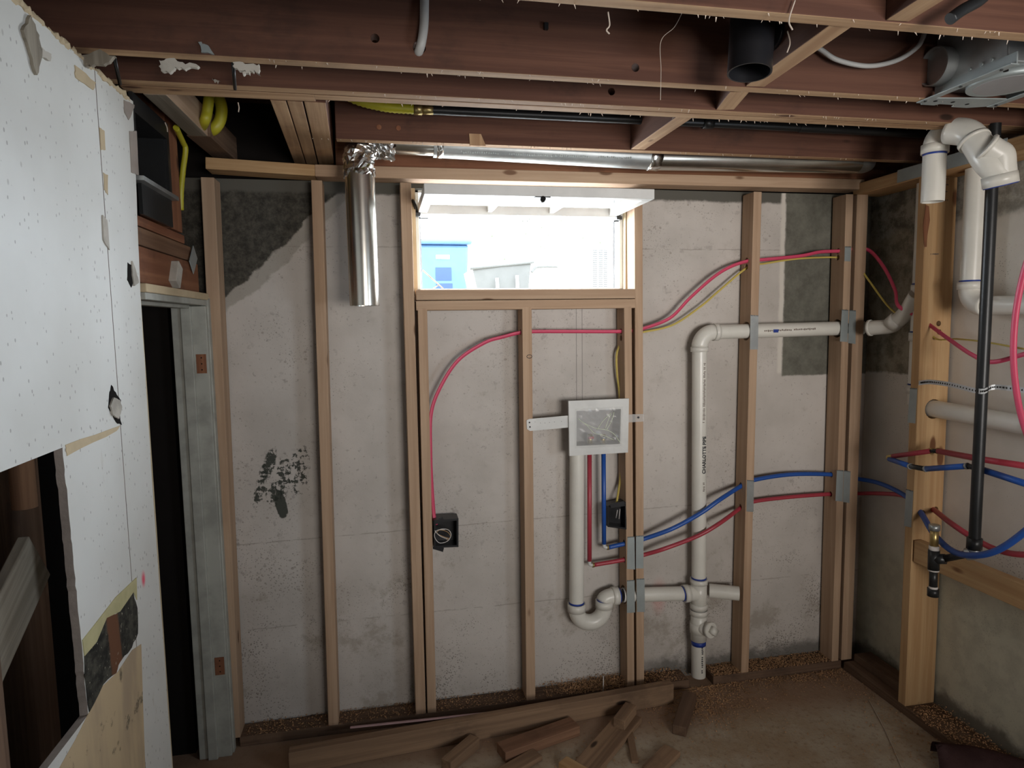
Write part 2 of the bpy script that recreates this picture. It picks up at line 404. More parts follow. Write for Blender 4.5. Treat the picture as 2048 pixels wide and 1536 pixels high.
def drill(o, p, d, r, L=.12):
    """cut a round hole through o"""
    d = Vector(d).normalized(); bm = bmesh.new(); tube_bm(bm, [Vector(p)-d*L, Vector(p)+d*L], r, 18)
    bmesh.ops.recalc_face_normals(bm, faces=bm.faces[:])
    c = link('cutter', bm, 'hole'); bpy.context.view_layer.update()
    md = o.modifiers.new('hole', 'BOOLEAN'); md.object = c; md.operation = 'DIFFERENCE'; md.solver = 'EXACT'
    bpy.context.view_layer.update(); dg = bpy.context.evaluated_depsgraph_get()
    me = bpy.data.meshes.new_from_object(o.evaluated_get(dg)); o.modifiers.clear(); old = o.data; o.data = me
    bpy.data.objects.remove(c)
# ================================================================== STRUCTURE
def struct(o): o['kind'] = 'structure'; return o
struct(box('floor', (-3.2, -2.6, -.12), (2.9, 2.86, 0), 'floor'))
# back wall with the window opening
WX0, WX1, WZ0, WZ1 = .125, 1.045, 1.795, 2.205
def rect(x0, x1, z0, z1, y): return [Vector((x0, y, z0)), Vector((x1, y, z0)), Vector((x1, y, z1)), Vector((x0, y, z1))]
struct(prism('wall_back', rect(-3.2, 2.7, 0, 2.225, YC), (0, .2, 0), 'wall', holes=[rect(WX0, WX1, WZ0, WZ1, YC)]))
struct(box('wall_right', (XC, -2.6, 0), (XC+.2, YC, 2.3), 'wallr'))
struct(box('wall_rear', (-3.2, -2.7, 0), (2.5, -2.6, 2.55), 'drywall'))
struct(box('wall_hallway', (-3.3, -2.6, 0), (-3.2, 2.9, 2.55), 'wood_dark'))
struct(box('ceiling', (-3.3, -2.7, ZJ+.235), (3.0, 3.1, ZJ+.27), 'joist'))
# rim of the floor above, closing the joist bays
o = lumber('rim_joist', (-.16, 2.655, 2.38), (2.5, 2.655, 2.38), .038, .23, 'wood_red', (0, 1, 0)); tag(o, 'reddish brown rim board on edge above the back top plate, behind the silver duct', 'rim board')
struct(box('wall_upper_back', (-3.2, 2.78, 2.225), (2.7, 2.9, 2.55), 'hole'))  # near black, painting the shade of the void above the wall
struct(box('wall_upper_right', (XC+.1, -2.6, 2.3), (XC+.3, 2.8, 2.55), 'wood_dark'))
# left drywall: wide sheet and the narrow strip beside the door
DX = -.016
def L(px, py): return W(px, py, x=XL)
hole = [Vector((XL, 1.05, 1.435)), Vector((XL, 1.214, 1.429))] + [L(125, 895)] + [L(176, 1430)] + [L(95, 1536), Vector((XL, 1.05, .62))]
hj = jag([hole[2], hole[3]], .0025, 40, 3)[:41] ; hole = [hole[0], hole[1]] + hj + hole[4:]
torn = [(168, 1312), (192, 1284), (212, 1236), (239, 1223), (266, 1184), (274, 1216), (275, 1267), (263, 1295), (239, 1325), (232, 1346), (205, 1370), (178, 1424), (171, 1370)]
tornp = jag([L(*p) for p in torn], .003, 3, 5)
yb = 1.722
wall_l = struct(prism('wall_left', [Vector((XL, -2.6, 0)), Vector((XL, yb, 0)), Vector((XL, yb, 2.262)), Vector((XL, -2.6, 2.262))], (DX, 0, 0), 'drywall', holes=[hole, tornp] if False else [hole], mat2='drycore'))
edge = jag([Vector((XL, 1.915, 0)), Vector((XL, 1.910, 1.2)), Vector((XL, 1.918, 1.75)), Vector((XL, 1.962, 2.268))], .002, 12, 9)[:37]
o = prism('wall_left', [Vector((XL, yb+.004, 0))] + edge + [Vector((XL, yb+.004, 2.262))], (DX, 0, 0), 'drywall', mat2='drycore'); struct(o)
# blackened torn area below: thin patch of exposed backing with yellow paper edge
yp = [(164, 1280), (190, 1247), (230, 1195), (272, 1155), (273, 1200), (266, 1184), (239, 1223), (212, 1236), (192, 1284), (168, 1312)]
dp = prism('exposed_backing', [p + Vector((.0012, 0, 0)) for p in tornp], (-.002, 0, 0), 'moldy', wall_l); dp['label'] = 'black mouldy torn patch with a brown streak'
o = prism('torn_paper', [L(*p) + Vector((.0018, 0, 0)) for p in yp], (-.003, 0, 0), 'yellowpaper', wall_l); o['label'] = 'yellowed paper edge'
bb = [L(174, 1432), L(205, 1372), L(235, 1344), L(264, 1300), L(282, 1288), L(286, 1420), L(290, 1536), Vector((XL, 1.80, .3)), Vector((XL, 1.2, .3)), L(118, 1536), L(150, 1480)]
o = prism('bare_board_patch', [p + Vector((.0007, 0, 0)) for p in bb], (-.0015, 0, 0), 'bare', wall_l); o['label'] = 'tan bare board where the paint and paper are gone'
def patch(name, pts, mat, lift=.0025, parent=wall_l, seed=1, amp=.0015, x=XL):
    return prism(name, jag([W(*p, x=x) + Vector((lift, 0, 0)) for p in pts], amp, 4, seed), (-lift-.0004, 0, 0), mat, parent)
patch('joint_tape', [(130, 890), (240, 851), (232, 862), (133, 912)], 'tan', .0014)
patch('torn_hole', [(222, 770), (233, 790), (241, 800), (238, 830), (243, 850), (232, 845), (216, 815), (218, 790)], 'hole', .0012, seed=2)
patch('torn_flap', [(224, 795), (236, 800), (240, 815), (234, 838), (222, 830), (217, 812)], 'paper', .005, seed=3)
patch('torn_hole', [(255, 525), (262, 530), (268, 560), (262, 575), (254, 560)], 'hole', .0012, seed=4)
patch('torn_flap', [(262, 522), (270, 545), (275, 565), (266, 572), (262, 550)], 'paper', .004, seed=5)
patch('torn_tape', [(198, 255), (208, 262), (210, 300), (201, 300)], 'tan', .0014, seed=6)
patch('torn_tape', [(206, 345), (215, 350), (215, 390), (208, 380)], 'tan', .0014, seed=7)
patch('torn_tape', [(203, 430), (212, 440), (217, 500), (205, 480)], 'paper', .003, seed=8)
patch('torn_edge', [(247, 200), (268, 210), (262, 228), (256, 240), (248, 225)], 'drycore', .002, seed=9)
patch('torn_edge', [(258, 262), (272, 262), (276, 350), (262, 345)], 'drycore', .002, seed=10)
patch('torn_edge', [(40, 60), (55, 30), (72, 70), (78, 110), (68, 150), (56, 110)], 'wood_grey', .006, seed=11, amp=.004)
patch('torn_edge', [(70, 90), (97, 108), (95, 122), (78, 116)], 'paper', .006, seed=12, amp=.003)
patch('torn_edge', [(148, 130), (190, 165), (185, 180), (150, 155)], 'tan', .002, seed=13, amp=.003)
# broken edge of old plaster along the top of the drywall
rnd = random.Random(4); bm = bmesh.new()
for i in range(60):
    y = .9 + 1.05*i/60 + rnd.uniform(-.01, .01); s = rnd.uniform(.006, .016)
    r = bmesh.ops.create_icosphere(bm, subdivisions=1, radius=s)['verts']
    for v in r: v.co = Vector((XL-.004 + v.co.x*.7, y + v.co.y*1.6, 2.263 + rnd.uniform(-.004, .006) + v.co.z*.8 + rnd.uniform(-.003, .003)))
link('crumbled_edge', bm, 'tan', wall_l)
# framing behind the left wall seen through the hole
o = lumber('wall_stud', (XL-.066, 1.19, .0), (XL-.066, 1.19, 2.26), .09, .038, 'wood_dark', (1, 0, 0)); tag(o, 'dark brown stud inside the sawn hole in the left wall', 'stud')
o = lumber('diagonal_board', (XL-.10, .93, .82), (XL-.10, 1.50, 1.19), .13, .022, 'wood_grey', (0, -.55, .83)); tag(o, 'pale grey weathered board slanting upward inside the hole of the left wall', 'board')
o = tube('drain_pipe', [(XL-.07, W(50, 1015, x=XL-.07).y, 2.2), W(50, 1015, x=XL-.07)], .022, 'wood_old', straight=True); tag(o, 'brown rusty pipe end hanging inside the hole of the left wall', 'pipe')
struct(box('wall_left_back_face', (XL-.30, -2.6, 0), (XL-.285, 1.93, 2.5), 'wood_dark'))
o = lumber('door_trimmer', (XL-.066, 1.895, 0), (XL-.066, 1.895, 1.75), .09, .038, 'wood_red', (1, 0, 0)); tag(o, 'red-brown stud behind the drywall edge on the near side of the doorway', 'stud')
o = box('trim_1', (XL-.012, 1.919, .0), (XL-.002, 1.926, 1.75), 'tan'); struct(o)
o = box('trim_2', (XL-.024, 1.919, .0), (XL-.013, 1.930, 1.75), 'wood_red'); struct(o)
# doorway
door = empty('door_1', (XL-.05, 2.25, 0)); door['kind'] = 'structure'
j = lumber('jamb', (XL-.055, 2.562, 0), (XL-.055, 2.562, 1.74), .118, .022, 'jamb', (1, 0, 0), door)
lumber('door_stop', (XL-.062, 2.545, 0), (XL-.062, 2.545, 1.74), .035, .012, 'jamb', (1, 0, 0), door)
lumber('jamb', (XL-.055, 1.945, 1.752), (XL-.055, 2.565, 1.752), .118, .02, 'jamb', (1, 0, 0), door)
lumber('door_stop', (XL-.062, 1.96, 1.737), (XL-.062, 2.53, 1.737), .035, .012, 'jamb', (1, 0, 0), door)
lumber('casing', (XL-.006, 1.94, 1.774), (XL-.006, 2.585, 1.774), .03, .024, 'tan', (1, 0, 0), door)
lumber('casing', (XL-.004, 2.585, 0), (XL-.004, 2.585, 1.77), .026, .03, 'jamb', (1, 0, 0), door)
for z in (1.53, .37):
    h = box('hinge_mortise', (XL-.038, 2.549, z-.035), (XL-.004, 2.5515, z+.035), 'wood_red', door)
    for dz in (-.022, 0, .022): tube('screw_hole', [(XL-.02, 2.548, z+dz), (XL-.02, 2.552, z+dz)], .0025, 'hole', h, straight=True, seg=8)
# ================================================================== LUMBER
WOOD = 'wood'; n_st = 'studs of the back wall'
def stud(top, bot, lab, zt=2.208, zb=.04, w=.040, d=.089, mat='wood', y=YF, cat='stud'):
    a = W(*bot, y=y); b = W(*top, y=y); t = (b-a); a = a + t*((zb-a.z)/t.z); b = b - t*((b.z-zt)/t.z)
    a.y = b.y = y + d/2
    o = lumber('wall_stud', a, b, w, d, mat); tag(o, lab, cat, n_st); return o
s1 = stud((414, 345), (469, 1492), 'leftmost back wall stud, knotty, next to the doorway', w=.046)
s2 = stud((633, 362), (667, 1458), 'slender stud between the doorway stud and the hanging duct')
s3 = stud((811, 366), (842, 1437), 'full height stud on the left side of the window', w=.042)
s3b = stud((845, 622), (864, 1432), 'short jack stud left under the window, beside the black switch box', zt=1.726, w=.037)
s4 = stud((1054, 622), (1062, 1402), 'short cripple stud in the middle under the window', zt=1.726)
s5a = stud((1256, 620), (1262, 1372), 'short jack stud right under the window, beside the white supply box', zt=1.726, w=.034)
s5b = stud((1277, 374), (1281, 1368), 'full height stud on the right side of the window', w=.036)
s6 = stud((1516, 381), (1490, 1340), 'stud crossed by the white drain pipe, right of the tall white pipe', w=.038)
s7 = stud((1700, 386), (1670, 1328), 'left one of the paired corner studs, with the pipe hole in its side', w=.036)
s8 = stud((1726, 386), (1693, 1322), 'right one of the paired corner studs at the room corner', w=.056)
# window sill members
o = lumber('window_sill_plate', W(831, 591, y=YF+.045), W(1268, 588, y=YF+.045), .040, .089, 'wood', (0, 0, 1)); tag(o, 'upper horizontal sill board directly under the open window', 'sill board', 'rough sill boards')
o.location.z += .0
o = lumber('window_sill_plate', W(831, 612, y=YF+.045), W(1267, 607.5, y=YF+.045), .038, .089, 'wood', (0, 0, 1)); tag(o, 'lower horizontal sill board resting on the short studs', 'sill board', 'rough sill boards')
# top plates
o = lumber('top_plate', W(417, 331.5, y=YF+.045), W(632, 346, y=YF+.045), .042, .09, 'wood_warm', (0, 0, 1)); tag(o, 'short left piece of the back wall top plate, above the dark bare concrete', 'top plate', 'top plates')
o = lumber('top_plate', W(632, 346, y=YF+.045), W(1715, 373, y=YF+.045), .044, .09, 'wood', (0, 0, 1)); tag(o, 'long back wall top plate running above the window to the corner', 'top plate', 'top plates')
rp = lumber('top_plate', (XR+.07, -.6, 2.232), (XR+.07, 2.64, 2.232), .14, .05, 'wood_warm', (1, 0, 0)); tag(rp, 'right wall top plate, partly wrapped by a long metal strap', 'top plate', 'top plates')
o = box('metal_strap', (XR-.002, 1.90, 2.212), (XR+.0005, 2.38, 2.262), 'plate'); tag(o, 'galvanised strap nailed on the right wall top plate', 'strap')
# sole plates
a = W(1393, 1358, y=YF).x
def sole(x0, x1, lab): 
    o = lumber('sole_plate', (x0, YF+.045, .0205), (x1, YF+.045, .0205), .040, .09, 'wood_dark', (0, 0, 1)); tag(o, lab, 'sole plate', 'sole plates'); return o
sole(-.615, 1.305, 'dark sole plate under the back wall studs, left of the tall white pipe')
sole(1.425, 2.085, 'dark sole plate with shavings, right of the tall white pipe')
o = lumber('sole_plate', (XR+.07, -.3, .0195), (XR+.07, 2.59, .0195), .14, .038, 'wood_dark', (1, 0, 0)); tag(o, 'sole plate along the foot of the right wall', 'sole plate', 'sole plates')
o = lumber('plate_offcut', (XR+.095, 2.29, .057), (XR+.095, 2.585, .057), .088, .036, 'wood_dark', (1, 0, 0)); tag(o, 'short plate piece lying between the corner studs and the right wall stud', 'board')
# right wall stud with printed marks, and brace
r1 = lumber('wall_stud', (XR+.07, 2.238, .039), (XR+.07, 2.250, 2.207), .14, .040, 'wood_warm', (1, 0, 0)); tag(r1, 'wide yellow stud of the right wall carrying the blue and red tubes', 'stud', 'studs of the right wall')
o = lumber('wall_brace', (XR+.022, 2.214, .712), (XR+.022, .9, .715), .09, .038, 'wood_warm', (0, 0, 1)); tag(o, 'horizontal knotty brace between the right wall studs under the black gas pipe', 'brace')
drkm = prism('bark_streak', [W(1852, 410, y=2.2285), W(1858, 412, y=2.2285), W(1860, 440, y=2.2285), W(1855, 470, y=2.2285), W(1853, 500, y=2.2285), W(1849, 545, y=2.2285), W(1849, 500, y=2.2285), W(1847, 450, y=2.2285)], (0, .003, 0), 'wood_red', r1)
# ceiling joists
JG = 'ceiling joists'
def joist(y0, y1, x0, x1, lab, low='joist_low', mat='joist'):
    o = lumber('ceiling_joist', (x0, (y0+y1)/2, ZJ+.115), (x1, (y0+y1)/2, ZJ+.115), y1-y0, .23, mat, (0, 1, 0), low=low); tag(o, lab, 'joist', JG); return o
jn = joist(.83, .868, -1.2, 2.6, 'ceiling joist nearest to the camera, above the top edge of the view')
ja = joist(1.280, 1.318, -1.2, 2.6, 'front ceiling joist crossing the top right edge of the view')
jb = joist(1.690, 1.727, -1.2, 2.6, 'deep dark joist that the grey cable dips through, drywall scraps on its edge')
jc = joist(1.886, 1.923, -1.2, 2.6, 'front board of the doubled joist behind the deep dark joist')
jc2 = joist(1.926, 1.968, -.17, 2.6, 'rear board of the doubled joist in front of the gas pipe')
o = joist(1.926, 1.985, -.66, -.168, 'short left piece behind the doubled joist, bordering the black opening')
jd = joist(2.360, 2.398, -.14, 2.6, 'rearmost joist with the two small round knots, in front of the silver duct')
for i, (x, yy) in enumerate(((-.272, 0), (-.227, 0), (-.172, 0))):
    o = lumber('trimmer_board', (x - (.0), 1.99, ZJ+.07), (x-.030, 2.74, ZJ+.07), .043 if i < 2 else .060, .14, 'joist', (1, 0, 0), low='joist_low')
    tag(o, ('left', 'middle', 'right')[i] + ' board of the three side by side trimmers at the black opening', 'trimmer board', 'three trimmers at the ceiling opening')
for (x, x2, y0, y1, lab) in ((1.085, 1.105, .87, 1.278, 'blocking piece in the frontmost joist bay, at the top right edge'), (1.000, 1.020, 1.32, 1.688, 'blocking piece right beside the black pipe end'), (1.000, 1.040, 1.73, 1.884, 'short blocking piece under which the two joists nearly meet'), (.950, .950, 1.97, 2.358, 'blocking piece beside the gas pipe strap')):
    o = lumber('joist_blocking', (x, y0, ZJ+.052), (x2, y1, ZJ+.052), .055, .10, 'joist', (1, 0, 0), low='joist_low'); tag(o, lab, 'blocking', 'blocking between the joists')
# soffit pieces, left
o = lumber('opening_header', (-.592, 1.99, ZJ+.045), (-.585, 2.39, ZJ+.045), .06, .09, 'wood', (1, 0, 0), low='wood_grey'); tag(o, 'pale beam running back from the joist beside the yellow gas tube', 'beam')
o = lumber('opening_header', (-.585, 2.392, ZJ+.045), (-.570, 2.735, ZJ+.045), .075, .09, 'wood_dark', (1, 0, 0), low='wood_dark'); tag(o, 'dark grey block continuing the pale beam to the back wall', 'beam')
# boards above the doorway
def hboard(z0, z1, y0, y1, mat, lab, x=XL-.02, t=.03):
    o = lumber('header_board', (x-t/2, y0, (z0+z1)/2), (x-t/2, y1, (z0+z1)/2), z1-z0, t, mat, (0, 0, 1)); tag(o, lab, 'board', 'boards over the doorway'); return o
hboard(1.79, 1.892, 1.94, 2.575, 'wood_red', 'wide reddish board directly over the doorway')
hboard(1.895, 1.945, 1.94, 2.50, 'wood_old', 'narrow dark board on top of the wide reddish board over the doorway')
hboard(1.948, 1.976, 1.95, 2.43, 'wood_red', 'thin plate under the black duct opening')
o = lumber('header_scrap', (XL-.012, 2.25, 1.80), (XL-.012, 2.29, 1.865), .045, .03, 'paper', (0, 1, 0)); tag(o, 'torn pinkish plaster lump stuck above the door casing', 'plaster lump')
o = lumber('wall_stud', (XL-.06, 2.335, 1.98), (XL-.06, 2.335, 2.50), .09, .12, 'wood_red', (1, 0, 0)); tag(o, 'short reddish stud over the doorway, right of the black duct opening', 'stud')
o = lumber('plate_scrap', (XL-.012, 2.46, 1.87), (XL-.012, 2.52, 1.93), .06, .004, 'plate', (0, 1, 0)); tag(o, 'small grey metal plate over the right end of the doorway', 'metal plate')
struct(box('wall_hallway_added_shade_panel', (-3.2, 2.60, 0), (XL-.14, 2.69, 2.3), 'hole'))  # added panel, near black to paint the unlit hallway behind the door
struct(box('wall_over_door', (XL-.25, 1.93, 1.79), (XL-.13, 2.7, 2.5), 'wood_dark'))
# duct boot
bt = empty('duct_boot', (XL-.03, 2.1, 2.07))
y0, y1, z0, z1 = 1.965, 2.262, 2.078, 2.245
for nm, lo, hi in (('flange', (XL-.012, y0, z1), (XL-.002, y1, z1+.05)), ('flange', (XL-.012, y1-.02, z0-.01), (XL-.002, y1, z1)), ('flange', (XL-.012, y0-.03, z0-.01), (XL-.002, y0+.012, z1)), ('lip', (XL-.02, y0-.01, z0-.016), (XL+.016, y1, z0-.004)), ('apron', (XL-.014, y0+.03, 1.978), (XL-.004, y1-.005, z0-.016)), ('duct_wall', (XL-.14, y0, z0-.004), (XL-.012, y1-.02, z0)), ('duct_wall', (XL-.14, y0, z1), (XL-.012, y1-.02, z1+.004)), ('duct_wall', (XL-.14, y1-.024, z0), (XL-.012, y1-.02, z1)), ('duct_wall', (XL-.145, y0, z0), (XL-.14, y1-.02, z1))):
    box(nm, lo, hi, 'iron' if nm != 'lip' else 'steel', bt)  # inner walls coloured near black so the unlit opening reads dark
tag(bt, 'dark rectangular duct opening high in the left wall over the doorway', 'duct')
# ================================================================== WINDOW
win = empty('window_1', (.58, 2.8, 1.8)); win['kind'] = 'structure'
for lo, hi in (((WX0, 2.72, WZ0), (WX0+.03, 2.88, WZ1)), ((WX1-.03, 2.72, WZ0), (WX1, 2.88, WZ1)), ((WX0, 2.72, WZ0-.0), (WX1, 2.88, WZ0+.012)), ((WX0, 2.72, WZ1-.012), (WX1, 2.88, WZ1))):
    box('window_frame', lo, hi, 'white', win, .002)
box('buck', (WX0-.01, 2.69, WZ0), (WX0+.015, 2.72, WZ1), 'tan', win); box('buck', (WX1-.015, 2.69, WZ0), (WX1+.035, 2.72, WZ1), 'tan', win)
for x in (WX0+.034, WX1-.040): box('weather_strip', (x, 2.78, WZ0+.012), (x+.006, 2.80, WZ1-.012), 'boxgrey', win)
# swung-in sash: local frame built level
sa = empty('hopper_sash', (.58, 2.74, 2.12))
sxa, sxb = .152, 1.000; ya, yb2, zb = 2.315, 2.742, 2.112
def sbox(nm, lo, hi, mat='white'): return box(nm, lo, hi, mat, sa, .0015)
sbox('rail', (sxa, ya, zb), (sxb, ya+.038, zb+.036)); sbox('rail', (sxa+.006, yb2-.034, zb-.004), (sxb-.006, yb2, zb+.034))
sbox('stile', (sxa, ya+.038, zb), (sxa+.036, yb2-.034, zb+.036)); sbox('stile', (sxb-.036, ya+.038, zb), (sxb, yb2-.034, zb+.036))
for fx in (.345, .655):
    x = sxa + (sxb-sxa)*fx; sbox('muntin', (x-.009, ya+.038, zb+.006), (x+.009, yb2-.034, zb+.030))
sbox('glass_pane', (sxa+.03, ya+.03, zb+.026), (sxb-.03, yb2-.03, zb+.029), 'glass')
tag(sa, 'white three-pane hopper window sash swung inward and held level at the top', 'window')
lt = empty('sash_latch', ((sxa+sxb)/2, ya, zb)); lt.parent = sa; lt.matrix_parent_inverse = wmx(sa).inverted()
cx = W(1086, 398, y=ya).x
box('latch_base', (cx-.028, ya-.002, zb-.004), (cx+.028, ya+.02, zb), 'iron', lt)
sbox_ = tube('latch_knob', [(cx, ya-.006, zb-.008), (cx, ya+.012, zb-.014)], .010, 'iron', lt, straight=True)
for x, sg in ((sxa-.004, -1), (sxb+.004, 1)):
    h = box('hinge_bracket', (x-.012, yb2-.05, zb-.016), (x+.012, yb2-.0, zb-.002), 'iron', sa)
    tube('hinge_arm', [(x, yb2-.02, zb-.01), (x+sg*.012, yb2-.06, zb+.03), (x+sg*.022, yb2-.03, zb+.055)], .007, 'iron' if sg < 0 else 'steel', h)
    box('hinge_leaf', (x-.012, yb2-.012, zb-.020), (x+(.045 if sg < 0 else .01), yb2-.004, zb-.016), 'iron', h)
pc = W(1047, 430, y=yb2)
tube('wire_pull', [(pc.x-.035, yb2-.01, zb-.004), (pc.x-.027, yb2-.01, zb-.006), (pc.x-.02, yb2-.01, zb-.02), (pc.x, yb2-.01, zb-.026), (pc.x+.02, yb2-.01, zb-.02), (pc.x+.027, yb2-.01, zb-.006), (pc.x+.035, yb2-.01, zb-.004)], .0016, 'iron', sa, seg=8)
# ================================================================== OUTSIDE
struct(box('ground_outside', (-12, 2.92, 1.60), (14, 30, 1.70), 'lawn'))
# blue wheelie bin
by = 6.6
def Wb(px, py, y=None): return W(px, py, y=y or by)
bn = empty('wheeled_bin', (Wb(890, 560).x, by, 1.7))
xa, xb = Wb(836, 500).x, Wb(938, 500).x; zt = Wb(890, 489).z
bm = bmesh.new(); box_bm(bm, (xa, by, 1.72), (xb, by+.6, zt), .03)
for v in bm.verts:
    if v.co.z < 2: v.co.x = (v.co.x-(xa+xb)/2)*.86+(xa+xb)/2
link('bin_body', bm, 'binblue', bn)
bm = bmesh.new(); box_bm(bm, (xa-.03, by-.04, zt), (xb+.03, by+.66, zt+.05), .02); link('lid', bm, 'binblue', bn)
p0, p1 = Wb(871, 535), Wb(903, 561); box('front_recess', (p0.x, by-.006, p1.z), (p1.x, by+.01, p0.z), 'bindark', bn)
p0, p1 = Wb(872, 567), Wb(905, 577); box('front_recess', (p0.x, by-.006, p1.z-.1), (p1.x, by+.01, p0.z), 'bindark', bn)
p0, p1 = Wb(872, 510), Wb(899, 518); box('label_plate', (p0.x, by-.008, p1.z), (p1.x, by+.01, p0.z), 'white', bn)
tag(bn, 'blue wheeled bin outside the window, left', 'bin')
# grey tub of a wheelbarrow
by = 4.9
T = [Wb(945, 537), Wb(1062, 524), Wb(1052, 577), Wb(966, 577)]
wb = empty('wheelbarrow', (Wb(1003, 577).x, by, 1.7)); bm = bmesh.new(); vv = []
for yy, k in ((by, 1), (by+.55, 1)):
    ctr = (T[0]+T[2])/2
    vv.append([bm.verts.new(Vector((p.x, yy, p.z))) for p in (T[0], T[1], Vector((T[2].x, by, 1.70)), Vector((T[3].x, by, 1.70)))])
A, B = vv; bm.faces.new(A); bm.faces.new(B[::-1])
for k in (1, 2, 3): bm.faces.new((A[k], A[(k+1) % 4], B[(k+1) % 4], B[k]))
bm.faces.new((A[0], A[1], B[1], B[0])); bmesh.ops.recalc_face_normals(bm, faces=bm.faces[:])
link('tub', bm, 'barrow', wb)
tube('rim', [T[0]+Vector((-.02, -.01, 0)), (T[0]+T[1])/2, T[1]+Vector((.02, -.01, 0))], .012, 'barrow', wb, straight=True)
for px, pt in ((994, 556), (1034, 551)):
    a = Wb(px, pt, by-.03); tube('brace_bar', [a, Wb(px+2, 580, by-.03) - Vector((0, 0, .1))], .012, 'white', wb, straight=True)
tube('handle', [Wb(1063, 545, by), Wb(1072, 535, by), Wb(1090, 533, by), Wb(1115, 533, by)], .012, 'barrow', wb)
tag(wb, 'pale grey wheelbarrow tub outside the window, beside the blue bin', 'wheelbarrow')
# louvred unit
by = 5.6; ac = empty('condenser_unit', (Wb(1212, 577).x, by, 1.7))
p0, p1 = Wb(1184, 497), Wb(1300, 577)
box('housing', (p0.x, by+.012, 1.7), (p0.x+.8, by+.7, p0.z), 'siding', ac)
for k in range(20):
    pz = Wb(1190, 500+k*4).z
    for c0, c1 in ((1186, 1195), (1198, 1206), (1208, 1217), (1219, 1224)):
        box('louvre', (Wb(c0, 540).x, by, pz-.006), (Wb(c1, 540).x, by+.01, pz+.002), 'acgrey', ac) if k % 1 == 0 else 0
tag(ac, 'white louvred outdoor unit at the right edge of the window view', 'outdoor unit')
# leafy shrub, washed out by daylight
sh = empty('shrub', (1.7, 9, 1.7)); bm = bmesh.new(); rnd = random.Random(3)
for i in range(170):
    px = rnd.gauss(1060, 70) if rnd.random() < .7 else rnd.uniform(980, 1215); py = rnd.gauss(478, 22); yy = rnd.uniform(8.6, 9.6)
    c = Wb(min(1220, px), min(535, max(438, py)), yy); s = rnd.uniform(.008, .024)
    n = Vector((rnd.uniform(-1, 1), rnd.uniform(-1, 1), rnd.uniform(-1, 1))).normalized(); t = n.orthogonal().normalized(); b = n.cross(t)
    q = [bm.verts.new(c + t*s*a1 + b*s*.6*a2 + n*s*.2*(a1*a1)) for a1, a2 in ((-1, 0), (0, 1), (1, 0), (0, -1))]; bm.faces.new(q)
link('foliage', bm, 'leaf', sh)
bm = bmesh.new()
for k in range(5):
    a0 = Vector((1.5+k*.12, 9, 1.7)); tube_bm(bm, smoothpath([a0, a0+Vector((.03*k, 0, .5)), a0+Vector((.2*(k-2), .1, 1.1))], 4), .006, 6)
link('stems', bm, 'siding', sh); tag(sh, 'sparse leafy shrub far outside the window, washed out', 'shrub')
tw = tube('twig', [W(845, 540, y=3.4), W(886, 577, y=3.4), W(886, 577, y=3.4) + Vector((.03, 0, -.2))], .004, 'wood_grey', straight=True); 
tube('side_shoot', [W(878, 570, y=3.4), W(866, 577, y=3.4)], .003, 'wood_grey', tw, straight=True); tag(tw, 'thin bare twig outside the lower left corner of the window', 'twig')
# ================================================================== DUCTS, GAS
vd = empty('duct_drop', (-.068, 2.45, 1.733)); r = .053
pipe('drop_pipe', (-.067, 2.452, 2.20), (-.066, 2.452, 1.733), r, 'duct', vd, .0015, 40)
el = tube('taped_elbow', [(-.068, 2.452, 2.19), (-.068, 2.452, 2.26), (-.05, 2.458, 2.30), (-.0, 2.468, 2.315), (.06, 2.475, 2.312)], .054, 'foil', vd, n=6, seg=30)
rnd = random.Random(2)
for v in el.data.vertices: v.co += Vector((rnd.uniform(-.004, .004), rnd.uniform(-.004, .004), rnd.uniform(-.004, .004)))
for p in el.data.polygons: p.use_smooth = False
tag(vd, 'shiny round steel duct hanging straight down in front of the back wall', 'duct')
hd = empty('duct_run', (1, 2.5, 2.30))
z_ = lambda x: 2.316 + (x-.19)*0.002
pipe('duct_pipe', (.055, 2.475, 2.322), (.22, 2.477, 2.320), .040, 'duct', hd, .0015, 36)
pipe('duct_pipe', (.20, 2.478, 2.321), (1.065, 2.49, 2.306), .046, 'steel', hd, .0015, 36)
pipe('duct_pipe', (1.065, 2.49, 2.306), (1.99, 2.50, 2.322), .048, 'duct', hd, .0015, 36)
tube('end_cap', [(1.99, 2.50, 2.322), (2.02, 2.50, 2.323), (2.04, 2.505, 2.33)], .047, 'steel', hd, seg=30)
o = tube('foil_wrap', [(1.045, 2.49, 2.306), (1.06, 2.49, 2.306), (1.09, 2.49, 2.306)], .050, 'foil', hd, straight=True, seg=30)
for v in o.data.vertices: v.co += Vector([rnd.uniform(-.003, .003) for _ in range(3)])
o = tube('foil_wrap', [(.212, 2.478, 2.320), (.235, 2.478, 2.320)], .0475, 'foil', hd, straight=True, seg=30)
bm = bmesh.new(); rnd = random.Random(8)
for x0, n in ((.30, 17), (.48, 18), (.64, 18), (.83, 16)):
    for k in range(n):
        x = x0 + k*.0085; th = math.radians(205 + rnd.uniform(-3, 3)); rr = .0465
        p = Vector((x, 2.482 - rr*math.cos(math.radians(30)), 2.312 - rr*math.sin(math.radians(30)) + rnd.uniform(-.002, .002)))
        box_bm(bm, p - Vector((.0022, .0008, rnd.uniform(.002, .004))), p + Vector((.0022, .0008, rnd.uniform(.001, .004))))
o = link('embossed_print', bm, 'plate', hd)
tag(hd, 'horizontal galvanised duct between the rearmost joist and the rim board', 'duct')
# wood notch at joist d + hanger
o = prism('joist_notch_block', [W(938, 267, y=2.356), W(962, 268, y=2.356), W(972, 292, y=2.356), W(940, 291, y=2.356)], (0, .01, 0), 'joist_low', jd)
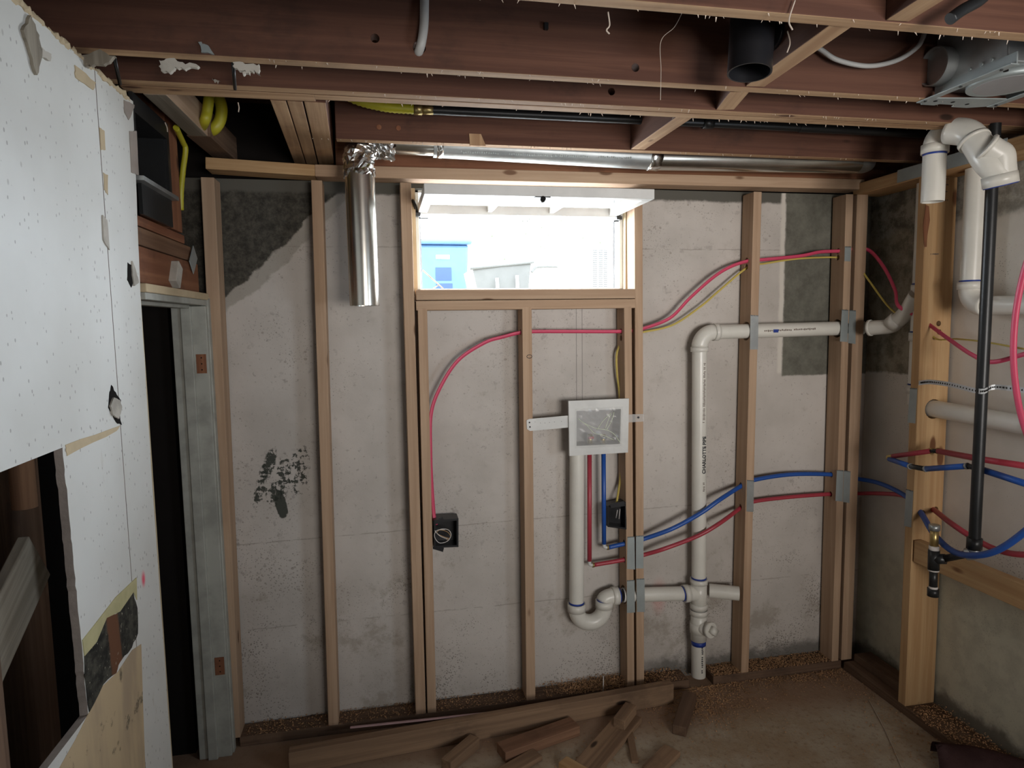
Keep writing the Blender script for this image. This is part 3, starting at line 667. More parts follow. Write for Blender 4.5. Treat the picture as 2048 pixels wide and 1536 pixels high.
# gas line at the ceiling
gp = empty('gas_pipe_run', (1.2, 2.28, 2.39))
a = W(865, 221, y=2.26); b = W(1930, 270, y=2.26); a.z = b.z = (a.z+b.z)/2; a.y = b.y = 2.26
gz = a.z
pipe('pipe_length', a, (1.55, 2.26, gz), .015, 'iron', gp, .003)
pipe('pipe_length', (1.55, 2.26, gz), (2.45, 2.26, gz), .017, 'iron', gp, .003)
tube('coupling', [(1.16, 2.26, gz), (1.20, 2.26, gz)], .020, 'iron', gp, straight=True)
fit = tube('brass_fitting', [a + Vector((.002, 0, 0)), a - Vector((.035, 0, 0))], .017, 'brass', gp, straight=True, seg=6); tube('fitting_nut', [a - Vector((.035, 0, 0)), a - Vector((.062, 0, 0))], .020, 'brass', fit, straight=True, seg=6)
# corrugated tube
bm = bmesh.new(); path = smoothpath([a - Vector((.06, 0, 0)), a + Vector((-.16, 0, .004)), a + Vector((-.26, .01, .03)), a + Vector((-.36, .02, .09))], 14)
tube_bm(bm, path, .017, 16, radii=[.0175 if i % 2 else .0150 for i in range(len(path))]); link('corrugated_tube', bm, 'gasyellow', gp, True)
for x in (.985,):
    box('pipe_strap', (x-.008, 2.26-.020, gz-.021), (x+.008, 2.26-.016, gz+.05), 'steel', gp); box('pipe_strap', (x-.008, 2.26-.02, gz-.023), (x+.008, 2.30, gz-.019), 'steel', gp)
tag(gp, 'black iron gas pipe running along the ceiling with a yellow tube at its left end', 'gas pipe')
gt = empty('gas_tube', (-.55, 2.4, 2.35))
P = [(-.485, 2.22, 2.52), (-.492, 2.22, 2.40), (-.50, 2.23, 2.335), (-.515, 2.27, 2.31), (-.54, 2.35, 2.30)]
P = [W(418, 190, y=2.3), W(414, 225, y=2.3), W(410, 240, y=2.3), W(404, 252, y=2.35)]
tube('tube_run', [P[0] + Vector((0.01, 0, .12))] + P, .016, 'gasyellow', gt)
tube('tube_loop', [W(436, 190, y=2.42), W(443, 215, y=2.42), W(440, 240, y=2.42), W(428, 258, y=2.42), W(415, 262, y=2.45)], .019, 'gasyellow', gt)
tube('tube_run', [W(352, 255, y=2.30), W(366, 285, y=2.40), W(371, 300, y=2.42), W(366, 340, y=2.42), W(362, 385, y=2.42), W(362, 420, y=2.43)], .009, 'gasyellow', gt)
tag(gt, 'yellow flexible gas tube looping in the black ceiling opening at upper left', 'gas tube')
# black vertical gas pipe, right
gv = empty('gas_pipe_drop', (2.02, 1.88, .86))
gtp, gbt = W(1985, 372, x=2.02), W(1949, 1092, x=2.02)
gtp.z = 2.30; gtp.y = 1.885; gbt.y = 1.875
pipe('riser', gtp, gbt, .0185, 'iron', gv, .003)
tube('riser_cap', [gbt + Vector((0, 0, .03)), gbt - Vector((0, 0, .012))], .024, 'iron', gv, straight=True, seg=8)
c = gbt - Vector((0, 0, .026)); tube('elbow', [c + Vector((0, 0, .02)), c, c + Vector((-.01, .02, -.01))], .022, 'steel', gv, seg=12)
e = W(1885, 1118, x=2.00); e2 = W(1868, 1112, x=1.985)
tube('branch_pipe', [c + Vector((-.005, .01, -.004)), e], .0135, 'iron', gv, straight=True)
top = W(1869, 1052, x=1.985); bot = W(1866, 1192, x=1.985); 
def on(t): return top.lerp(bot, t)
tube('tee', [on(.34), on(.62)], .0195, 'iron', gv, straight=True); tube('tee_branch', [on(.47), e + (e-on(.47)).normalized()*.01], .0185, 'iron', gv, straight=True)
tube('nipple', [on(.02), on(.34)], .0145, 'brass', gv, straight=True); tube('top_fitting', [on(-.02), on(.06)], .019, 'steel', gv, straight=True, seg=8)
tube('thread_tape', [on(.28), on(.36)], .0172, 'whitewire', gv, straight=True); tube('thread_tape', [on(.62), on(.64)], .0185, 'whitewire', gv, straight=True)
tube('drip_leg', [on(.62), on(.88)], .0140, 'iron', gv, straight=True); tube('thread_tape', [on(.86), on(.90)], .0155, 'whitewire', gv, straight=True); tube('cap', [on(.89), on(1.0)], .0195, 'iron', gv, straight=True, seg=20)
tag(gv, 'black iron gas pipe dropping down in front of the right wall to a capped tee', 'gas pipe')
# perforated strap
bm = bmesh.new(); SP = smoothpath([W(1838, 766, x=2.088), W(1862, 764, x=2.085), W(1905, 770, x=2.06), W(1962, 783, x=2.0), W(1990, 774, x=2.06), W(2060, 782, x=2.06)], 5)
rg = [[bm.verts.new(p + Vector((0, dy, dz))) for dy, dz in ((0, .009), (.0015, .009), (.0015, -.009), (0, -.009))] for p in SP]
for A, B in zip(rg, rg[1:]):
    for k in range(4): bm.faces.new((A[k], A[(k+1) % 4], B[(k+1) % 4], B[k]))
bmesh.ops.recalc_face_normals(bm, faces=bm.faces[:])
M['strap'] = plain('bright_strap_metal', (.62, .64, .65), .45, .2)
st = link('hanger_strap', bm, 'strap'); tag(st, 'perforated metal strap around the black gas pipe on the right wall', 'strap')
for i in range(1, len(SP)-1):
    p = SP[i]; q_ = p.lerp(SP[i+1], .5)
    for c_ in (p, q_): tube('perforation', [c_ - Vector((.0, .0006, 0)), c_ + Vector((.0, .0008, 0))], .0034, 'hole', st, straight=True, seg=8)
# ================================================================== PVC
R = .0318
dr = empty('drain_stack', (1.36, 2.635, 0))
yv = 2.635; tp = W(1399, 700, y=yv); bt_ = W(1397, 1345, y=yv)
xt, xb_ = tp.x, bt_.x
def V(py): # point on the stack axis
    t = (py-700)/(1345-700); return Vector((xt+(xb_-xt)*t, yv, tp.z+(bt_.z-tp.z)*t))
pipe('vertical_pipe', V(695), V(1155), R, 'pvc', dr)
# top elbow and horizontal run to the corner
zc = W(1440, 664, y=yv).z; cxn = Vector((xt, yv, zc))
elbow('elbow', cxn, (0, 0, -.065), (.065, 0, 0), R+.003, 'pvc', dr)
pipe('cross_pipe', cxn + Vector((.07, 0, 0)), Vector((2.16, yv, W(1680, 656, y=yv).z)), R, 'pvc', dr)
zr = W(1680, 656, y=yv).z
# continuing beyond the corner studs, turning up to the vent behind the right stud
k0 = W(1735, 655, y=2.50); k1 = W(1775, 655, y=2.45)
ve = Vector((2.17, 2.30, 1.72))
pA = W(1738, 656, y=2.52); pB = W(1780, 652, y=2.44); pC = W(1812, 625, y=2.36); pD = W(1834, 590, y=2.30)
vn = empty('vent_pipe', pD)
tube('bend', [pA, pB, pB.lerp(pC, .5) + Vector((0, 0, -.004)), pC, pD + Vector((0, 0, .0))], R, 'pvc', vn, seg=28, n=6)
tube('bend_socket', [pA - Vector((.0, 0, 0)), pA.lerp(pB, .12)], R+.004, 'pvc', vn, straight=True, seg=28)
uu = (pC-pB).normalized(); tube('bend_socket', [pB + uu*.01, pB + uu*.05], R+.004, 'pvc', vn, straight=True, seg=28)
xv, yvv = 2.165, 2.315
pt, pb = W(1836, 440, x=xv), W(1828, 820, x=xv)
pt.y = pb.y = yvv
pipe('vent_riser', (xv, yvv, 2.20), (xv, yvv, 1.30), R, 'pvc', vn)
for py in (570, 665, 770):
    z = W(1833, py, x=xv).z; tube('riser_socket', [(xv, yvv, z-.035), (xv, yvv, z)], R+.005, 'pvc', vn, straight=True, seg=28); primer(vn, (xv, yvv, z), (0, 0, 1), R+.001)
tag(vn, 'white vent pipe bending upward behind the wide yellow right wall stud', 'pipe')
# sanitary tee, clean out, lower pipe
zt_ = V(1178).z
tee = tube('sanitary_tee', [V(1152), V(1215)], R+.004, 'pvc', dr, straight=True, seg=30)
ring(tee, V(1150), (0, 0, -1), R+.0075, .024, 'pvc'); ring(tee, V(1200), (0, 0, -1), R+.0075, .026, 'pvc'); primer(dr, V(1150), (0, 0, 1), R+.0016, .007); primer(dr, V(1213), (0, 0, -1), R+.0064, .005)
br = Vector((V(1180).x, yv, zt_))
tube('branch', [br + Vector((.0, 0, -.012)), br + Vector((-.02, 0, -.004)), br + Vector((-.045, 0, 0)), br + Vector((-.065, 0, 0))], R+.003, 'pvc', tee, seg=28)
ring(tee, br + Vector((-.050, 0, 0)), (-1, 0, -.03), R+.0075, .026, 'pvc'); primer(dr, br + Vector((-.077, 0, 0)), (-1, 0, -.03), R+.0016, .006)
zl = W(1245, 1190, y=yv).z
pipe('arm_pipe', br + Vector((-.07, 0, 0)), Vector((W(1245, 1190, y=yv).x, yv, zl)), R, 'pvc', dr)
# trap
trx = W(1155, 1210, y=2.62).x; rx = W(1211, 1210, y=2.62).x; zu = W(1155, 1218, y=2.62).z; rr = (rx-trx)/2
ub = [Vector((trx, yv, zu+.02))] + [Vector((trx+rr-rr*math.cos(math.pi*k/14), yv, zu-.01 - rr*1.0*math.sin(math.pi*k/14))) for k in range(15)] + [Vector((rx, yv, zu+.02))]
tr = tube('p_trap', ub, R+.003, 'pvc', dr, straight=True, seg=30)
ring(tr, (trx, yv, zu-.016), (0, 0, 1), R+.0075, .036, 'pvc'); primer(dr, (trx, yv, zu+.020), (0, 0, 1), R+.0018, .007)
ring(tr, (rx, yv, zu-.012), (0, 0, 1), R+.0075, .034, 'pvc'); primer(dr, (rx, yv, zu+.020), (0, 0, 1), R+.0018, .010)
ec = Vector((rx, yv, zl)); 
e_ = tube('trap_elbow', arc(ec, (0, 0, -(zl-zu-.02)), (.05, 0, 0)), R+.003, 'pvc', dr, straight=True, seg=28); ring(e_, ec + Vector((.035, 0, 0)), (1, 0, 0), R+.0075, .028, 'pvc'); primer(dr, ec + Vector((.063, 0, 0)), (1, 0, 0), R+.0018, .007)
pipe('standpipe', (trx, yv, zu+.01), (W(1154, 905, y=yv).x, yv, W(1154, 905, y=yv).z), R, 'pvc', dr)
# clean-out wye
co = tube('clean_out_fitting', [V(1213), V(1276)], R+.004, 'pvc', dr, straight=True, seg=30)
ring(co, V(1213), (0, 0, -1), R+.0075, .026, 'pvc'); ring(co, V(1240), (0, 0, -1), R+.0075, .048, 'pvc')
pc_ = V(1248); ax = Vector((.35, -.93, .12)).normalized()
tube('clean_out_neck', [pc_, pc_ + ax*.062], .030, 'pvc', co, straight=True, seg=28); pl = tube('clean_out_plug', [pc_ + ax*.058, pc_ + ax*.076], .034, 'pvc', co, straight=True, seg=28)
tube('plug_square', [pc_ + ax*.075, pc_ + ax*.100], .022, 'pvc', pl, straight=True, seg=4)
pipe('lower_pipe', V(1272), V(1352), R, 'pvc', dr); tube('primer_band', [V(1277), V(1286)], R+.001, 'primer', dr, straight=True, seg=28)
# printed text on the pipes
def text(body, loc, size, rot, mat, parent, ax_=None):
    cu = bpy.data.curves.new('printed_text', 'FONT'); cu.body = body; cu.size = size; cu.extrude = .0002; cu.offset = .0007; cu.align_x = 'LEFT'; cu.align_y = 'CENTER'
    cu.materials.append(M[mat]); t = bpy.data.objects.new('printed_text', cu); COL.objects.link(t); bpy.context.view_layer.update()
    me = bpy.data.meshes.new_from_object(t.evaluated_get(bpy.context.evaluated_depsgraph_get())); bpy.data.objects.remove(t); o = bpy.data.objects.new('printed_text', me); COL.objects.link(o)
    o.matrix_world = Matrix.Translation(loc) @ rot; o.parent = parent; o.matrix_parent_inverse = wmx(parent).inverted(); return o
rotv = Matrix(((0, -1, 0), (0, 0, -1), (1, 0, 0))).to_4x4()  # reads upward, facing -y
yt = yv-R-.0006
pp = V(985); text('CHARLOTTE PIPE', (pp.x+.006, yt, W(1405, 948, y=yt).z), .0215, rotv, 'ink', dr)
def dashes(name, p, step, n, w_, h, mat, parent, seed=0, vert=True):
    rd = random.Random(seed); bm = bmesh.new(); p = Vector(p)
    for k in range(n):
        if rd.random() < .14: continue
        a = p + Vector(step)*k
        if vert: box_bm(bm, a + Vector((-h/2*rd.uniform(.4, 1), -.0004, -w_/2)), a + Vector((h/2*rd.uniform(.4, 1), .0004, w_/2)))
        else: box_bm(bm, a + Vector((-w_/2, -.0004, -h/2*rd.uniform(.4, 1))), a + Vector((w_/2, .0004, h/2*rd.uniform(.4, 1))))
    return link(name, bm, mat, parent)
dashes('fine_print', (V(985).x+.006, yt, W(1405, 985, y=yt).z), (0, 0, .006), 9, .003, .011, 'inkfaint', dr, 1)
dashes('fine_print', (V(800).x+.006, yt, W(1405, 845, y=yt).z), (0, 0, .006), 44, .003, .012, 'inkfaint', dr, 2)
dashes('fine_print', (V(1320).x+.002, yt, V(1338).z), (0, 0, .009), 14, .005, .010, 'ink', dr, 3)
dashes('fine_print', (W(1530, 662, y=yt).x, yt, W(1530, 662, y=yt).z), (.0085, 0, .0002), 30, .005, .010, 'inkfaint', dr, 4, False)
b_ = W(1547, 662, y=yt); box('flag_mark', (b_.x, yt-.0006, b_.z-.007), (b_.x+.024, yt, b_.z+.007), 'primer', dr)
tag(dr, 'white drain stack with trap, tee and clean-out, glued across the back wall', 'drain pipe')
# stub lying behind S6
o = pipe('pipe_stub', W(1418, 1181, y=2.655), W(1478, 1187, y=2.60), R, 'pvc'); tag(o, 'loose white pipe stub beside the tee, pointing to the right', 'pipe')
# right ceiling pvc
ds = empty('drain_drop', W(1866, 340, y=2.05))
q0, q1 = W(1865, 404, y=1.98), W(1868, 300, y=1.98); q1.x = q0.x+.0; 
pipe('drop_pipe', q0, q1 + Vector((0, 0, .02)), .036, 'pvc', ds, .004)
ring(ds, q1 - Vector((0, 0, .012)), (0, 0, 1), .0425, .030, 'pvc'); primer(ds, q1 - Vector((0, 0, .018)), (0, 0, 1), .037, .007)
cc = Vector((q1.x, 1.98, q1.z+.062)); tube('elbow', arc(cc, (0, 0, -.05), (.06, 0, 0)), .037, 'pvc', ds, straight=True, seg=28)
rr2 = W(1925, 290, y=1.98)
pipe('cross_pipe', cc + Vector((.05, 0, 0)), Vector((rr2.x+.10, 1.98, cc.z)), .034, 'pvc', ds)
f0 = W(1940, 270, y=1.86); f1 = W(1975, 320, y=1.80); f2 = W(1998, 345, y=1.78); f3 = W(2001, 368, y=1.78)
fw_ = tube('wye_body', [f0 + Vector((-.02, .06, .03)), f0, f1, f2, f3], .043, 'pvc', ds, seg=30, n=6)
u1 = (f1-f0).normalized(); ring(fw_, f0 + u1*.02, u1, .0475, .012, 'pvc'); u2 = (f3-f2).normalized(); ring(fw_, f3 - u2*.030, u2, .049, .034, 'pvc')
ring(fw_, f3 + u2*.003, u2, .0465, .004, 'primer', 'primer_band'); g0, g1, g2 = W(1975, 296, y=1.79), W(2000, 312, y=1.775), W(2004, 352, y=1.775)
bo = tube('elbow_hub', [g0, g0.lerp(g1, .6), g1, g1.lerp(g2, .5), g2], .0405, 'pvc', fw_, seg=28, n=5); ring(bo, g0, g0-g1, .044, .008, 'pvc')
tag(ds, 'white drain fitting cluster at the upper right with a short open pipe pointing down', 'drain pipe')
# right wall pipe
rw = empty('drain_riser', (2.165, 2.1, 1.7))
yw = W(1945, 500, x=2.165).y; pw = W(1948, 575, x=2.165); zc2 = W(1945, 612, x=2.165).z
pipe('riser_pipe', (2.165, yw, zc2+.055), (2.165, yw, 2.205), .036, 'pvc', rw)
cR = Vector((2.165, yw, zc2)); el2 = tube('elbow', arc(cR, (0, 0, .07), (0, -.07, 0)), .039, 'pvc', rw, straight=True, seg=28)
ring(el2, cR + Vector((0, 0, .062)), (0, 0, 1), .0435, .028, 'pvc'); primer(rw, cR + Vector((0, 0, .090)), (0, 0, 1), .038)
pipe('level_pipe', cR + Vector((0, -.06, 0)), cR + Vector((0, -.75, -.0)), .034, 'pvc', rw)
tag(rw, 'white riser pipe turning right behind the black gas pipe, high on the right wall', 'pipe')
a, b = W(1850, 814, x=2.165), W(2048, 850, x=2.165)
t_ = (b-a).normalized(); ho = W(1857, 815, y=2.228)
o = pipe('drain_pipe', a + t_*-.05, b + t_*.5, .034, 'pvc'); tag(o, 'white pipe passing through the wide yellow stud, lower one on the right wall', 'pipe')
drill(r1, (2.165, a.y, a.z-.002), t_, .040)
for o_, p, rr_ in ((s6, W(1495, 662, y=yv), .042), (s7, W(1665, 657, y=yv), .042)):
    drill(o_, p, (1, 0, .0), rr_)
drill(s5a, W(1250, 1188, y=yv), (1, 0, 0), .040, .05); drill(s5b, W(1277, 1186, y=yv), (1, 0, 0), .040, .03)
# ================================================================== SUPPLY BOX
wm = empty('washing_machine_box', W(1197, 905, y=2.62))
q = [W(1137, 802, y=2.585), W(1258, 797, y=2.585), W(1256, 905, y=2.585), W(1139, 912, y=2.585)]
iq = [W(1153, 822, y=2.585), W(1242, 818, y=2.585), W(1240, 888, y=2.585), W(1153, 892, y=2.585)]
prism('face_frame', q, (0, .012, 0), 'boxwhite', wm, holes=[iq])
bm = bmesh.new(); A = [bm.verts.new(p + Vector((0, .012, 0))) for p in iq]; B = [bm.verts.new(p + Vector((0, .095, 0))) for p in iq]
for k in range(4): bm.faces.new((A[k], A[(k+1) % 4], B[(k+1) % 4], B[k]))
bm.faces.new(B); link('recess', bm, 'boxgrey', wm)
for px in (1180, 1206):
    p = W(px, 880, y=2.63); vl = tube('valve', [p - Vector((0, 0, .02)), p + Vector((0, 0, .025))], .011, 'brass', wm, straight=True); tube('valve_handle', [p + Vector((-.012, -.012, .012)), p + Vector((.012, -.012, .012))], .006, 'redpex' if px < 1200 else 'steel', vl, straight=True)
# protective film, with pale tubes painting the highlights on its creases
bm = bmesh.new(); nx, nz = 14, 12; rnd = random.Random(11); grid = []
e0 = [W(1150, 818, y=2.583), W(1246, 813, y=2.583), W(1244, 893, y=2.583), W(1150, 897, y=2.583)]
for i in range(nx+1):
    row = []
    for k in range(nz+1):
        u, v_ = i/nx, k/nz; p = e0[0].lerp(e0[1], u).lerp(e0[3].lerp(e0[2], u), v_)
        edge_ = min(u, 1-u, v_, 1-v_); row.append(bm.verts.new(p + Vector((0, -.001 - min(1, edge_*6)*rnd.uniform(.0, .006), 0))))
    grid.append(row)
for i in range(nx):
    for k in range(nz): bm.faces.new((grid[i][k], grid[i+1][k], grid[i+1][k+1], grid[i][k+1]))
fm = link('protective_film', bm, 'film', wm)
cr_ = [[(1156, 837), (1168, 846), (1190, 856), (1213, 860), (1228, 868), (1240, 885)], [(1162, 842), (1175, 852), (1188, 866), (1205, 870), (1228, 880)], [(1210, 858), (1216, 842), (1222, 828)], [(1213, 860), (1223, 842), (1228, 824)], [(1194, 860), (1205, 843), (1222, 826)]]
for c_ in cr_: tube('crease_highlight', [W(px, py, y=2.578) for px, py in c_], .0011, 'crease_shine', fm, seg=6, n=4)
prism('mounting_strap', [W(1053, 841, y=2.596), W(1058, 838, y=2.596), W(1137, 831, y=2.596), W(1137, 855, y=2.596), W(1060, 862, y=2.596), W(1054, 858, y=2.596)], (0, .003, 0), 'boxwhite', wm)
for px, py, rr_ in ((1059, 845, .0035), (1060, 854, .0035), (1070, 844, .001), (1081, 846, .0012), (1090, 846, .0012), (1099, 845, .0012), (1109, 844, .0012), (1123, 843, .0012)):
    p = W(px, py, y=2.595); tube('screw', [p, p + Vector((0, .003, 0))], rr_, 'ink', wm, straight=True, seg=10)
prism('mounting_strap', [W(1256, 829, y=2.596), W(1288, 828, y=2.596), W(1288, 843, y=2.596), W(1256, 845, y=2.596)], (0, .003, 0), 'film', wm)
p = W(1277, 835, y=2.594); tube('screw', [p, p + Vector((0, .003, 0))], .0045, 'ink', wm, straight=True, seg=10)
tag(wm, 'white washing machine supply box with film over its opening, screwed between two studs', 'supply box')
# ================================================================== PEX
def P_(lst, y=2.645): return [W(px, py, y=y) for px, py in lst]
RP = .0098
bx = empty('cold_water_tube', W(1208, 910, y=2.64))
tube('vertical_tube', P_([(1207, 900), (1208, 1088)], 2.625), RP, 'bluepex', bx, straight=True)
tube('elbow_fitting', P_([(1208, 1086), (1209, 1094), (1217, 1095)], 2.625), .0075, 'boxwhite', bx); tube('crimp_ring', P_([(1214, 1095), (1217, 1095)], 2.625), .0108, 'brass', bx, straight=True)
tube('level_tube', P_([(1216, 1095), (1268, 1083), (1290, 1077)], 2.625) + P_([(1345, 1057), (1400, 1027), (1440, 999)], 2.588) + P_([(1484, 971), (1508, 960), (1580, 949), (1662, 949), (1712, 957)], 2.645) + [W(1760, 967, y=2.50), W(1812, 993, y=2.33), Vector((2.14, 2.245, W(1842, 1027, y=2.24).z))], RP, 'bluepex', bx)
tag(bx, 'blue water tube from the supply box across the back wall to the corner', 'water tube')
rx_ = empty('hot_water_tube', W(1180, 910, y=2.64))
tube('vertical_tube', P_([(1179, 905), (1179, 1122)], 2.625), RP, 'redpex', rx_, straight=True)
tube('elbow_fitting', P_([(1179, 1120), (1180, 1129), (1189, 1130)], 2.625), .0075, 'boxwhite', rx_); tube('crimp_ring', P_([(1185, 1130), (1188, 1130)], 2.625), .0108, 'brass', rx_, straight=True)
tube('level_tube', P_([(1187, 1130), (1250, 1119), (1290, 1109)], 2.625) + P_([(1330, 1097), (1395, 1072), (1440, 1046)], 2.588) + P_([(1484, 1014), (1508, 1003), (1580, 994), (1662, 988), (1712, 987)], 2.655) + [W(1760, 987, y=2.50), W(1812, 993, y=2.34), Vector((2.17, 2.245, W(1868, 1019, y=2.24).z))], RP*.95, 'redpex', rx_)
tag(rx_, 'red water tube from the supply box across the back wall to the corner', 'water tube')
for s_, l_ in ((s5a, ((1252, 1085), (1252, 1119))), (s5b, ((1277, 1081), (1277, 1112)))):
    for p in l_: drill(s_, W(*p, y=2.625), (1, 0, 0), .013, .03)
for s_, l_ in ((s6, ((1486, 970), (1486, 1013))), (s7, ((1663, 949), (1663, 988)))):
    for p in l_: drill(s_, W(*p, y=2.645), (1, 0, 0), .013, .06)
# tubes at the right stud
o = tube('water_tube', [W(1842, 1026, y=2.216) + Vector((0, .03, 0)), W(1842, 1026, y=2.216), W(1868, 1068, x=2.04), W(1905, 1102, x=2.0), W(1950, 1111, x=1.97), W(2000, 1098, x=1.97), W(2060, 1055, x=1.99), W(2120, 1000, x=2.03)], .0112, 'bluepex'); tag(o, 'blue tube curving from the wide stud under the black gas pipe', 'water tube')
o = tube('water_tube', [W(1868, 1020, y=2.216) + Vector((0, .03, 0)), W(1868, 1020, y=2.216), W(1900, 1045, x=2.10), W(1945, 1075, x=2.10), W(1990, 1098, x=2.10), W(2040, 1109, x=2.10), W(2110, 1105, x=2.12)], .0105, 'redpex'); tag(o, 'red tube sagging from the wide stud behind the black gas pipe', 'water tube')
for p in ((1842, 1026), (1868, 1019)): drill(r1, W(*p, y=2.23), (0, 1, 0), .014, .06)
mf = empty('red_shower_supply', W(1775, 915, x=2.0))
A_ = W(1776, 914, x=2.06); B_ = W(1862, 902, x=2.075); D_ = W(1876, 902, x=2.08); E_ = W(2090, 938, x=2.10)
tube('red_tube', [A_ + (B_-A_)*.12, B_], .0100, 'redpex', mf, straight=True); tube('coupling', [B_ - (B_-A_).normalized()*.01, B_ + (D_-B_)*.5, D_ + (E_-D_).normalized()*.012], .0085, 'iron', mf, straight=True); tube('red_tube', [D_, W(1960, 918, x=2.09), E_], .0112, 'redpex', mf, straight=True)
for p in (B_, D_): tube('crimp_ring', [p - Vector((.004, 0, 0)), p + Vector((.004, 0, 0))], .0125, 'brass', mf, straight=True)
tag(mf, 'upper red water tube with black coupling in front of the wide yellow stud', 'water tube')
mb = empty('blue_shower_supply', W(1830, 935, x=2.0))
a1 = W(1779, 918, x=2.06); a2 = W(1822, 933, x=2.03); a3 = W(1850, 938, x=2.02); a4 = W(1936, 932, x=2.02); a5 = W(1966, 940, x=2.04); a6 = W(2090, 980, x=2.06)
tube('elbow_fitting', [A_ + (B_-A_)*.12, A_, a1], .0085, 'brass', mb, n=4)
tube('blue_tube', [a1, a2], .0105, 'bluepex', mb, straight=True); tube('coupling', [a2 - (a2-a1).normalized()*.008, a3], .010, 'iron', mb, straight=True); tube('blue_tube', [a3, a4], .0108, 'bluepex', mb, straight=True)
tube('coupling', [a4, a5], .0095, 'iron', mb, straight=True); tube('blue_tube', [a5, a6], .0115, 'bluepex', mb, straight=True)
for p, q_ in ((a2, a1), (a3, a4), (a4, a3)): u = (q_-p).normalized(); tube('crimp_ring', [p, p + u*.008], .0122, 'steel', mb, straight=True)
tag(mb, 'upper blue water tube with black couplings in front of the wide yellow stud', 'water tube')
# ================================================================== CABLES
def cable(name, pts, r, mat, lab, cat='cable', flat=1.7): o = tube(name, pts, r, mat, flat=flat, seg=12); tag(o, lab, cat); return o
cable('electrical_cable', [W(872, 1050, y=2.62)] + P_([(868, 1030), (863, 960), (861, 900), (862, 830), (878, 780), (915, 722), (968, 686), (1005, 674), (1042, 665), (1075, 663), (1150, 663), (1243, 663), (1268, 661), (1287, 657), (1340, 636), (1380, 596), (1425, 556), (1460, 534), (1496, 522), (1530, 519), (1600, 512), (1640, 504), (1681, 502)], 2.635) + [W(1715, 498, y=2.62), W(1740, 502, y=2.60), W(1768, 535, y=2.5), W(1790, 580, y=2.42), W(1797, 612, y=2.36), Vector((2.15, 2.30, 1.66)), Vector((2.13, 2.22, W(1876, 652, y=2.2).z)), W(1900, 680, x=2.10), W(1945, 710, x=2.08), W(1985, 724, x=2.08), W(2060, 705, x=2.08)], .0042, 'pink', 'pink electrical cable running from the left switch box through all studs', flat=1.9)
cable('electrical_cable', [W(1232, 1012, y=2.62)] + P_([(1240, 960), (1244, 900), (1240, 800), (1234, 745), (1234, 705), (1246, 682)], 2.665) + P_([(1262, 668), (1287, 664), (1345, 650), (1400, 614), (1440, 580), (1496, 534), (1530, 527), (1600, 517), (1681, 515)], 2.655) + [W(1712, 525, y=2.62), W(1737, 560, y=2.58), W(1790, 625, y=2.40), Vector((2.16, 2.28, 1.66)), Vector((2.15, 2.22, W(1890, 676, y=2.2).z)), W(1915, 678, x=2.14), W(1970, 684, x=2.12), W(2060, 700, x=2.10)], .0032, 'yellow', 'thin yellow electrical cable rising behind the supply box and crossing to the corner', flat=1.5)
cable('electrical_cable', [W(2075, 470, x=1.9), W(2052, 530, x=1.9), W(2034, 610, x=1.9), W(2027, 690, x=1.9), W(2030, 760, x=1.9), W(2042, 830, x=1.9), W(2065, 900, x=1.9)], .008, 'pink', 'thick pink cable bowing in from the right edge of the view', flat=1.2)
for s_, l_, yy in ((s4, ((1046, 664),), 2.635), (s5a, ((1250, 663), (1250, 676)), 2.64), (s5b, ((1277, 661),), 2.64), (s6, ((1497, 521), (1497, 534)), 2.645), (s7, ((1682, 502), (1682, 515)), 2.645)):
    for p in l_: drill(s_, W(*p, y=yy), (1, 0, 0), .013, .06)
for p in ((1876, 647), (1877, 664)): drill(r1, W(*p, y=2.23), (0, 1, 0), .011, .06)
gc = cable('electrical_cable', [W(850, -60, y=1.685), W(849, 0, y=1.680), W(848, 50, y=1.674), W(843, 85, y=1.674), W(838, 102, y=1.688), W(836, 106, y=1.70)], .011, 'greycable', 'grey cable entering a hole in the deep dark joist', flat=1.0)
cable('electrical_cable', [W(1532, 40, y=1.60), W(1520, 60, y=1.60), W(1513, 78, y=1.60), W(1510, 100, y=1.62)], .0075, 'whitewire', 'short white cable going down behind the black pipe end', flat=1.0)
cable('electrical_cable', [W(1600, 75, y=1.665), W(1640, 98, y=1.66), W(1675, 120, y=1.655), W(1735, 132, y=1.655), W(1790, 122, y=1.655), W(1828, 100, y=1.655), W(1845, 78, y=1.655), W(1856, 40, y=1.66)], .0065, 'greycable', 'light grey cable sagging in front of the joist between blocking and fan box', flat=1.0)
# small dark ring where cable enters
drill(jb, W(838, 100, y=1.705), (0, 1, 0), .016, .05)
for px, py, yy, jo in ((750, 80, 1.7, jb), (1268, 138, 1.7, jb), (1222, 184, 1.89, jc), (1092, 55, 1.7, None), (798, 306, 2.65, None)):
    if jo: drill(jo, W(px, py, y=yy), (0, 1, 0), .011, .05)
p = W(1092, 53, y=1.686); o = box('cable_clip', (p.x-.005, p.y-.006, p.z-.008), (p.x+.005, p.y+.004, p.z+.008), 'iron'); tag(o, 'small dark metal clip on the face of the deep dark joist', 'clip')
for px, py in ((758, 254), (797, 256)):
    p = W(px, py, y=2.357); tube('round_knot', [p, p + Vector((0, .006, 0))], .0085, 'wood_red', jd, straight=True)
